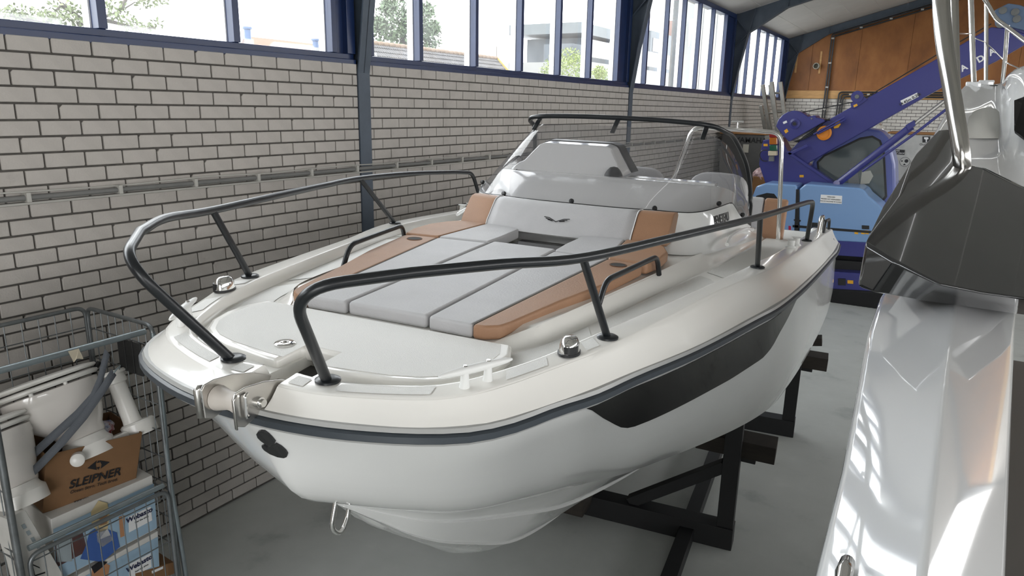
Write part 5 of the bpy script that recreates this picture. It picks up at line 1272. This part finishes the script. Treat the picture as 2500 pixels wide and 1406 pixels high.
toilet((.40, 1.80, 1.455), 1.12, 'white marine toilet with hand pump standing on the open brown box')
toilet((.46, 1.43, 1.34), 1.05, 'white marine toilet partly cut off, left of the one on the brown box', pump=False)
# folded white plinth under the left toilet
pf_, q, nr = carton_px('toilet_pedestal', [(8, 1215), (60, 1180), (100, 1222), (40, 1246)], (.62, 1.5, 1.0), 0, .2, M_ceramic2, 'slanted white toilet base below the left toilet', cat='toilet part', bev=.006)
# blue and red fabric bits inside the brown box
bm = bmesh.new(); bmesh.ops.create_icosphere(bm, subdivisions=3, radius=1)
for v_ in bm.verts: v_.co *= 1 + rw.uniform(-.18, .18)
c = on(248, 1048, 0, .48); bmesh.ops.transform(bm, matrix=Matrix.Translation(tuple(c)) @ Matrix.Diagonal((.05, .07, .045, 1)), verts=bm.verts)
tag(bmobj('crumpled_bag', bm, mat('bag_print', srgb(160, 60, 60), .5, ramp=[(.4, srgb(150, 44, 48)), (.5, srgb(190, 190, 196)), (.6, srgb(40, 60, 140))], nscale=12), None, True), 'small crumpled red and blue bag behind the toilet pump', 'bag')
# --- grey lashing strap, two runs, with hook
M_strap = mat('grey_webbing', srgb(88, 92, 98), .8, bump=.3, bscale=200)
sp = thing('lashing_strap', 'grey webbing strap tied diagonally across the toilets in the roll cage', 'strap')
def ribbon(name, pts, w, parent):
    rr = []
    for a, b in zip(pts, pts[1:] + [pts[-1]]):
        rr.append([at(a[0] - w * .42, a[1] - w * .5, a[2]), at(a[0] + w * .42, a[1] + w * .5, a[2])])
    return loft(name, rr, M_strap, parent, thick=.003)
ribbon('strap_run', [(12, 1176, 3.62), (60, 1128, 3.6), (130, 1064, 3.58), (190, 1010, 3.6), (228, 968, 3.64), (244, 930, 3.68), (254, 888, 3.72), (262, 858, 3.74)], 15, sp)
ribbon('strap_run', [(24, 1204, 3.60), (90, 1142, 3.56), (150, 1080, 3.56), (205, 1016, 3.6), (250, 952, 3.66), (278, 908, 3.72)], 15, sp)
tube('strap_knot', [at(14, 1200, 3.58), at(26, 1190, 3.56), at(36, 1196, 3.58)], .02, M_strap, sp, 10)
tube('strap_hook', [at(276, 912, 3.72), at(286, 900, 3.72), at(294, 892, 3.72), at(291, 902, 3.72)], .004, M_galv2, sp, 6)
# ================================================================== OUTSIDE, seen through the windows
M_leaf = mat('tree_leaves', (.032, .055, .02), .6, noise=.35, nscale=2.5); M_leaf2 = mat('lime_leaves', (.12, .16, .025), .6, noise=.3, nscale=2.5)
M_leaf3 = mat('pale_leaves', (.07, .09, .03), .6, noise=.3, nscale=2.5); M_bark = mat('bark', (.05, .042, .035), .9)
M_slate = mat('grey_roof_tile', (.05, .047, .047), .8, noise=.3, nscale=3); M_ridge = mat('ochre_ridge_tile', (.10, .065, .04), .8, noise=.2, nscale=6)
M_render = mat('pale_render', (.17, .17, .165), .9); M_bgrey = mat('blue_grey_cladding', (.055, .065, .075), .7); M_bwin = mat('far_window', (.025, .035, .045), .2)
def leaves(name, clusters, n, size, m, parent, rs):
    v = []; f = []
    for (c, r) in clusters:
        for _ in range(n):
            d = np.array([rs.gauss(0, 1) for _ in range(3)]); d /= np.linalg.norm(d); p = np.array(c) + d * np.array(r) * rs.uniform(.55, 1.0)
            a = np.array([rs.gauss(0, 1) for _ in range(3)]); a /= np.linalg.norm(a); b = np.cross(a, d); b /= np.linalg.norm(b) + 1e-6
            s = size * rs.uniform(.6, 1.3); k_ = len(v)
            v += [p - a * s, p + b * s * .45, p + a * s, p - b * s * .45]; f.append((k_, k_ + 1, k_ + 2, k_ + 3))
    o = pyobj(name, v, f, m, parent); o['kind'] = 'stuff'; return o
rl = random.Random(11)
def O(px, py, x): return on(px, py, 0, x)
# broad tree behind the tiled roof
X = -32
t = thing('garden_tree', 'tall dark green tree rising behind the tiled roof', 'tree', 'trees beyond the windows')
cl_ = []
for px, py, r in ((985, 20, 2.0), (955, 55, 2.2), (1015, 55, 2.2), (930, 85, 2.2), (985, 85, 2.6), (1040, 90, 1.9), (990, -25, 1.6), (965, 100, 2.4), (1020, 110, 2.4), (1055, 68, 1.0), (925, 60, 1.0), (1040, 25, 1.1), (948, 15, 1.0)):
    cl_.append((O(px, py, X + rl.uniform(-1.5, 1.5)), (r * .8, r * .62, r * .62)))
leaves('crown', cl_, 420, .17, M_leaf, t, rl)
b_ = O(985, 120, X); tube('trunk', [(b_[0], b_[1], -.3), tuple(b_), tuple(O(985, 10, X))], .25, M_bark, t, 8, [.4, .28, .06])
# lime-green bush
X = -22
t = thing('lime_tree', 'small bright yellow-green tree in front of the flat-roofed house', 'tree', 'trees beyond the windows')
cl_ = [(O(px, py, X + rl.uniform(-.5, .5)), (r, r, r * .8)) for px, py, r in ((1390, 140, 1.0), (1360, 158, 1.0), (1415, 152, 1.0), (1345, 178, 1.0), (1390, 175, 1.3), (1425, 182, 1.0), (1465, 175, .7), (1470, 190, .8))]
leaves('crown', cl_, 420, .1, M_leaf2, t, rl)
b_ = O(1390, 180, X); tube('trunk', [(b_[0], b_[1], -.3), tuple(b_)], .12, M_bark, t, 8)
# sparse branches near the first window
X = -11
t = thing('locust_tree', 'sparse pale-leaved tree branches outside the nearest window', 'tree', 'trees beyond the windows')
base = (X, O(60, 60, X)[1], -.3)
lim = [[(60, 160), (110, 60), (150, 10), (120, -30)], [(150, 10), (190, 40), (230, 60)], [(110, 60), (60, 45), (20, 38)], [(190, 60), (240, 45), (290, 30), (330, 5)], [(240, 45), (300, 60), (340, 70), (380, 68)], [(290, 30), (310, -5)]]
for br in lim: tube('branch', [O(px, py, X) for px, py in br], .03, M_bark, t, 6, [.05, .035, .022, .012][:len(br)])
tube('trunk', [base, O(60, 160, X)], .12, M_bark, t, 8)
cl_ = [(O(px, py, X + rl.uniform(-.3, .3)), (.3, .34, .16)) for px, py in ((30, 35), (60, 30), (95, 38), (20, 45), (75, 45), (175, 30), (200, 45), (215, 30), (225, 55), (160, 45), (195, 15), (150, 20), (285, 30), (300, 45), (340, 65), (375, 62), (330, 72), (355, 5), (375, 2), (280, 12), (120, 42), (180, 60))]
leaves('leaves', cl_, 60, .055, M_leaf3, t, rl)
# tiled house
X = -20
hs = thing('tiled_house', 'old house with grey tiled roof and ochre ridge seen through the second window', 'house')
ra, rb2 = O(880, 103, X), O(1213, 100, X); zr = ra[2]; y_a, y_b = ra[1] + .3, rb2[1]
drop, run = 3.2, 3.4
nrow, ncol = 15, 70
v = []; f = []
for i in range(nrow):
    for j in range(ncol):
        ya_, yb_ = y_a + (y_b - y_a) * j / ncol, y_a + (y_b - y_a) * (j + .93) / ncol
        s0, s1 = i / nrow, (i + 1.12) / nrow; lift = .05 + rl.uniform(0, .012); k_ = len(v)
        for yy in (ya_, (ya_ + yb_) / 2, yb_):
            h_ = .03 if yy == (ya_ + yb_) / 2 else 0
            v += [(X + run * s0, yy, zr - drop * s0 + .01 + h_), (X + run * s1, yy, zr - drop * s1 + lift + h_)]
        f += [(k_, k_ + 1, k_ + 3, k_ + 2), (k_ + 2, k_ + 3, k_ + 5, k_ + 4)]
o = pyobj('roof_tiles', v, f, M_slate, hs); o['kind'] = 'stuff'
pyobj('roof_deck', [(X, y_a, zr - .03), (X + run, y_a, zr - drop - .03), (X + run, y_b, zr - drop - .03), (X, y_b, zr - .03), (X - run, y_a, zr - drop), (X - run, y_b, zr - drop)], [(0, 1, 2, 3), (0, 3, 5, 4)], M_slate, hs)
for j in range(28):
    ya_ = y_a + (y_b - y_a) * j / 28; yl = (y_b - y_a) / 28
    tube('ridge_tile', [(X, ya_, zr + .02), (X, ya_ + yl * .98, zr + .05)], .12, M_ridge, hs, 8)
pyobj('gable_wall', [(X, y_b - .1, zr - .1), (X + run, y_b - .1, zr - drop), (X + run, y_b - .1, -.3), (X - run, y_b - .1, -.3), (X - run, y_b - .1, zr - drop)], [(0, 1, 2, 3, 4)], M_bgrey, hs)
pyobj('front_wall', [(X + run - .3, y_a, -.3), (X + run - .3, y_b - .1, -.3), (X + run - .3, y_b - .1, zr - drop), (X + run - .3, y_a, zr - drop)], [(0, 1, 2, 3)], M_render, hs)
beam('verge_board', (X, y_b, zr + .03), (X + run, y_b, zr - drop + .03), .12, .22, mat('ochre_verge', srgb(150, 128, 60), .8), hs)
beam('verge_board', (X, y_b, zr + .03), (X - run, y_b, zr - drop + .03), .12, .22, MATS['ochre_verge'], hs)
tube('finial', [(X, y_b, zr), (X, y_b, zr + .75)], .03, M_bark, hs, 6)
# chimney pot shape far off
c = O(1312, 165, -38)
ch_ = thing('far_steeple', 'thin dark roof spike far off between two window bars', 'spire')
tube('shaft', [(c[0], c[1], -.3), (c[0], c[1], c[2]), tuple(O(1312, 116, -38))], .12, M_bgrey, ch_, 8, [.9, .28, .1])
# low orange roof and blue flues far off to the left
rf_ = thing('far_red_roof', 'low orange tiled roof just above the sill of the third pane', 'roof')
a_, b2_ = O(600, 108, -45), O(900, 118, -45); z_ = O(760, 106, -45)[2]
pyobj('tiled_slope', [(-45, a_[1], z_), (-45, b2_[1], z_), (-42, b2_[1], z_ - 2.5), (-42, a_[1], z_ - 2.5), (-48, a_[1], z_ - 2.5), (-48, b2_[1], z_ - 2.5)], [(0, 1, 2, 3), (0, 4, 5, 1)], mat('orange_tile', (.16, .06, .035), .8), rf_)
box('supporting_wall', -47.5, -42.3, a_[1], b2_[1], -.3, z_ - 2.4, M_render, rf_)
for px, p0, p1, lab in ((606, 100, 66, 'narrow blue flue beside the window bar'), (771, 112, 95, 'wide blue flue on the orange roof')):
    a_, b3 = O(px, p0 + 6, -40), O(px, p1, -40); fl_ = thing('roof_flue', lab, 'flue')
    lathe('flue_pipe', [(0, 0), (.24, 0), (.24, b3[2] - a_[2] - .15), (.34, b3[2] - a_[2] - .15), (.34, b3[2] - a_[2]), (0, b3[2] - a_[2])], mat('flue_blue', (.03, .06, .13), .5), fl_, 14, (a_[0], a_[1], a_[2]))
    lathe('flue_foot', [(0, 0), (.4, 0), (.3, a_[2] + .35), (0, a_[2] + .35)], M_render, fl_, 8, (a_[0], a_[1], -.3))
# flat-roofed modern block
X = -26
bl = thing('flat_roofed_block', 'blue-grey flat-roofed modern block with white parapet beyond the windows', 'building')
def blk(name, px0, py0, px1, py1, x, dep, m, zbot=None):
    a_, b_ = O(px0, py0, x), O(px1, py1, x)
    return box(name, x - dep, x, a_[1], b_[1], (zbot if zbot is not None else b_[2]), a_[2], m, bl)
blk('upper_storey', 1425, 92, 1575, 140, X, 6, M_bgrey, 1)
blk('roof_slab', 1418, 80, 1582, 94, X + .6, 7.5, mat('roof_edge_grey', (.075, .085, .09), .7), None)
blk('lower_storey', 1436, 150, 1700, 260, X + 3, 8, M_render, -.3)
blk('parapet', 1436, 138, 1700, 150, X + 3.1, .3, mat('white_parapet', (.22, .22, .22), .6))
blk('stair_wing', 1400, 106, 1430, 140, X + .2, 3, M_bgrey, 1)
for px in (1450, 1488, 1530): 
    wq = blk('window', px, 100, px + 26, 136, X + .05, .1, M_bwin)
    wq['label'] = 'dark window of the upper storey'
blk('wing', 1590, 74, 1660, 140, X - 2, 5, M_bgrey, 1)
blk('window', 1595, 92, 1625, 132, X - 1.95, .1, M_bwin)
blk('brick_stack', 1642, 50, 1666, 72, X - 3, 1, mat('far_brick', srgb(110, 90, 84), .9), 1)
# tall white shed close to the far windows
sh = thing('white_shed', 'tall white sheet-clad shed standing close outside the far windows', 'building')
xs_ = -7.0; ysA, ysB = O(1688, 100, xs_)[1], 46
M_sheet = mat('white_sheet_cladding', (.19, .195, .19), .6)
for j in range(26):
    ya_ = ysA + (ysB - ysA) * j / 26
    box('cladding_sheet', xs_ - .06, xs_ + (.0 if j % 2 else .03), ya_, ya_ + (ysB - ysA) / 26 - .02, -.3, 9.0, M_sheet, sh)
box('shed_core', xs_ - .7, xs_ - .06, ysA, ysB, -.3, 9.0, M_sheet, sh)
pyobj('glazed_strip', [tuple(O(1682, 48, xs_ + .05)), tuple(O(1697, 44, xs_ + .05)), tuple(O(1684, 108, xs_ + .05)), tuple(O(1680, 118, xs_ + .05))], [(0, 1, 2, 3)], M_bwin, sh)
pp = O(1653, 0, -2.6)
ps = thing('outdoor_post', 'grey galvanised post standing just outside the third window', 'post')
tube('post_pipe', [(-2.6, pp[1], -.25), (-2.6, pp[1], 6.5)], .085, mat('weathered_post', (.06, .063, .063), .7, noise=.3, nscale=30), ps, 14)
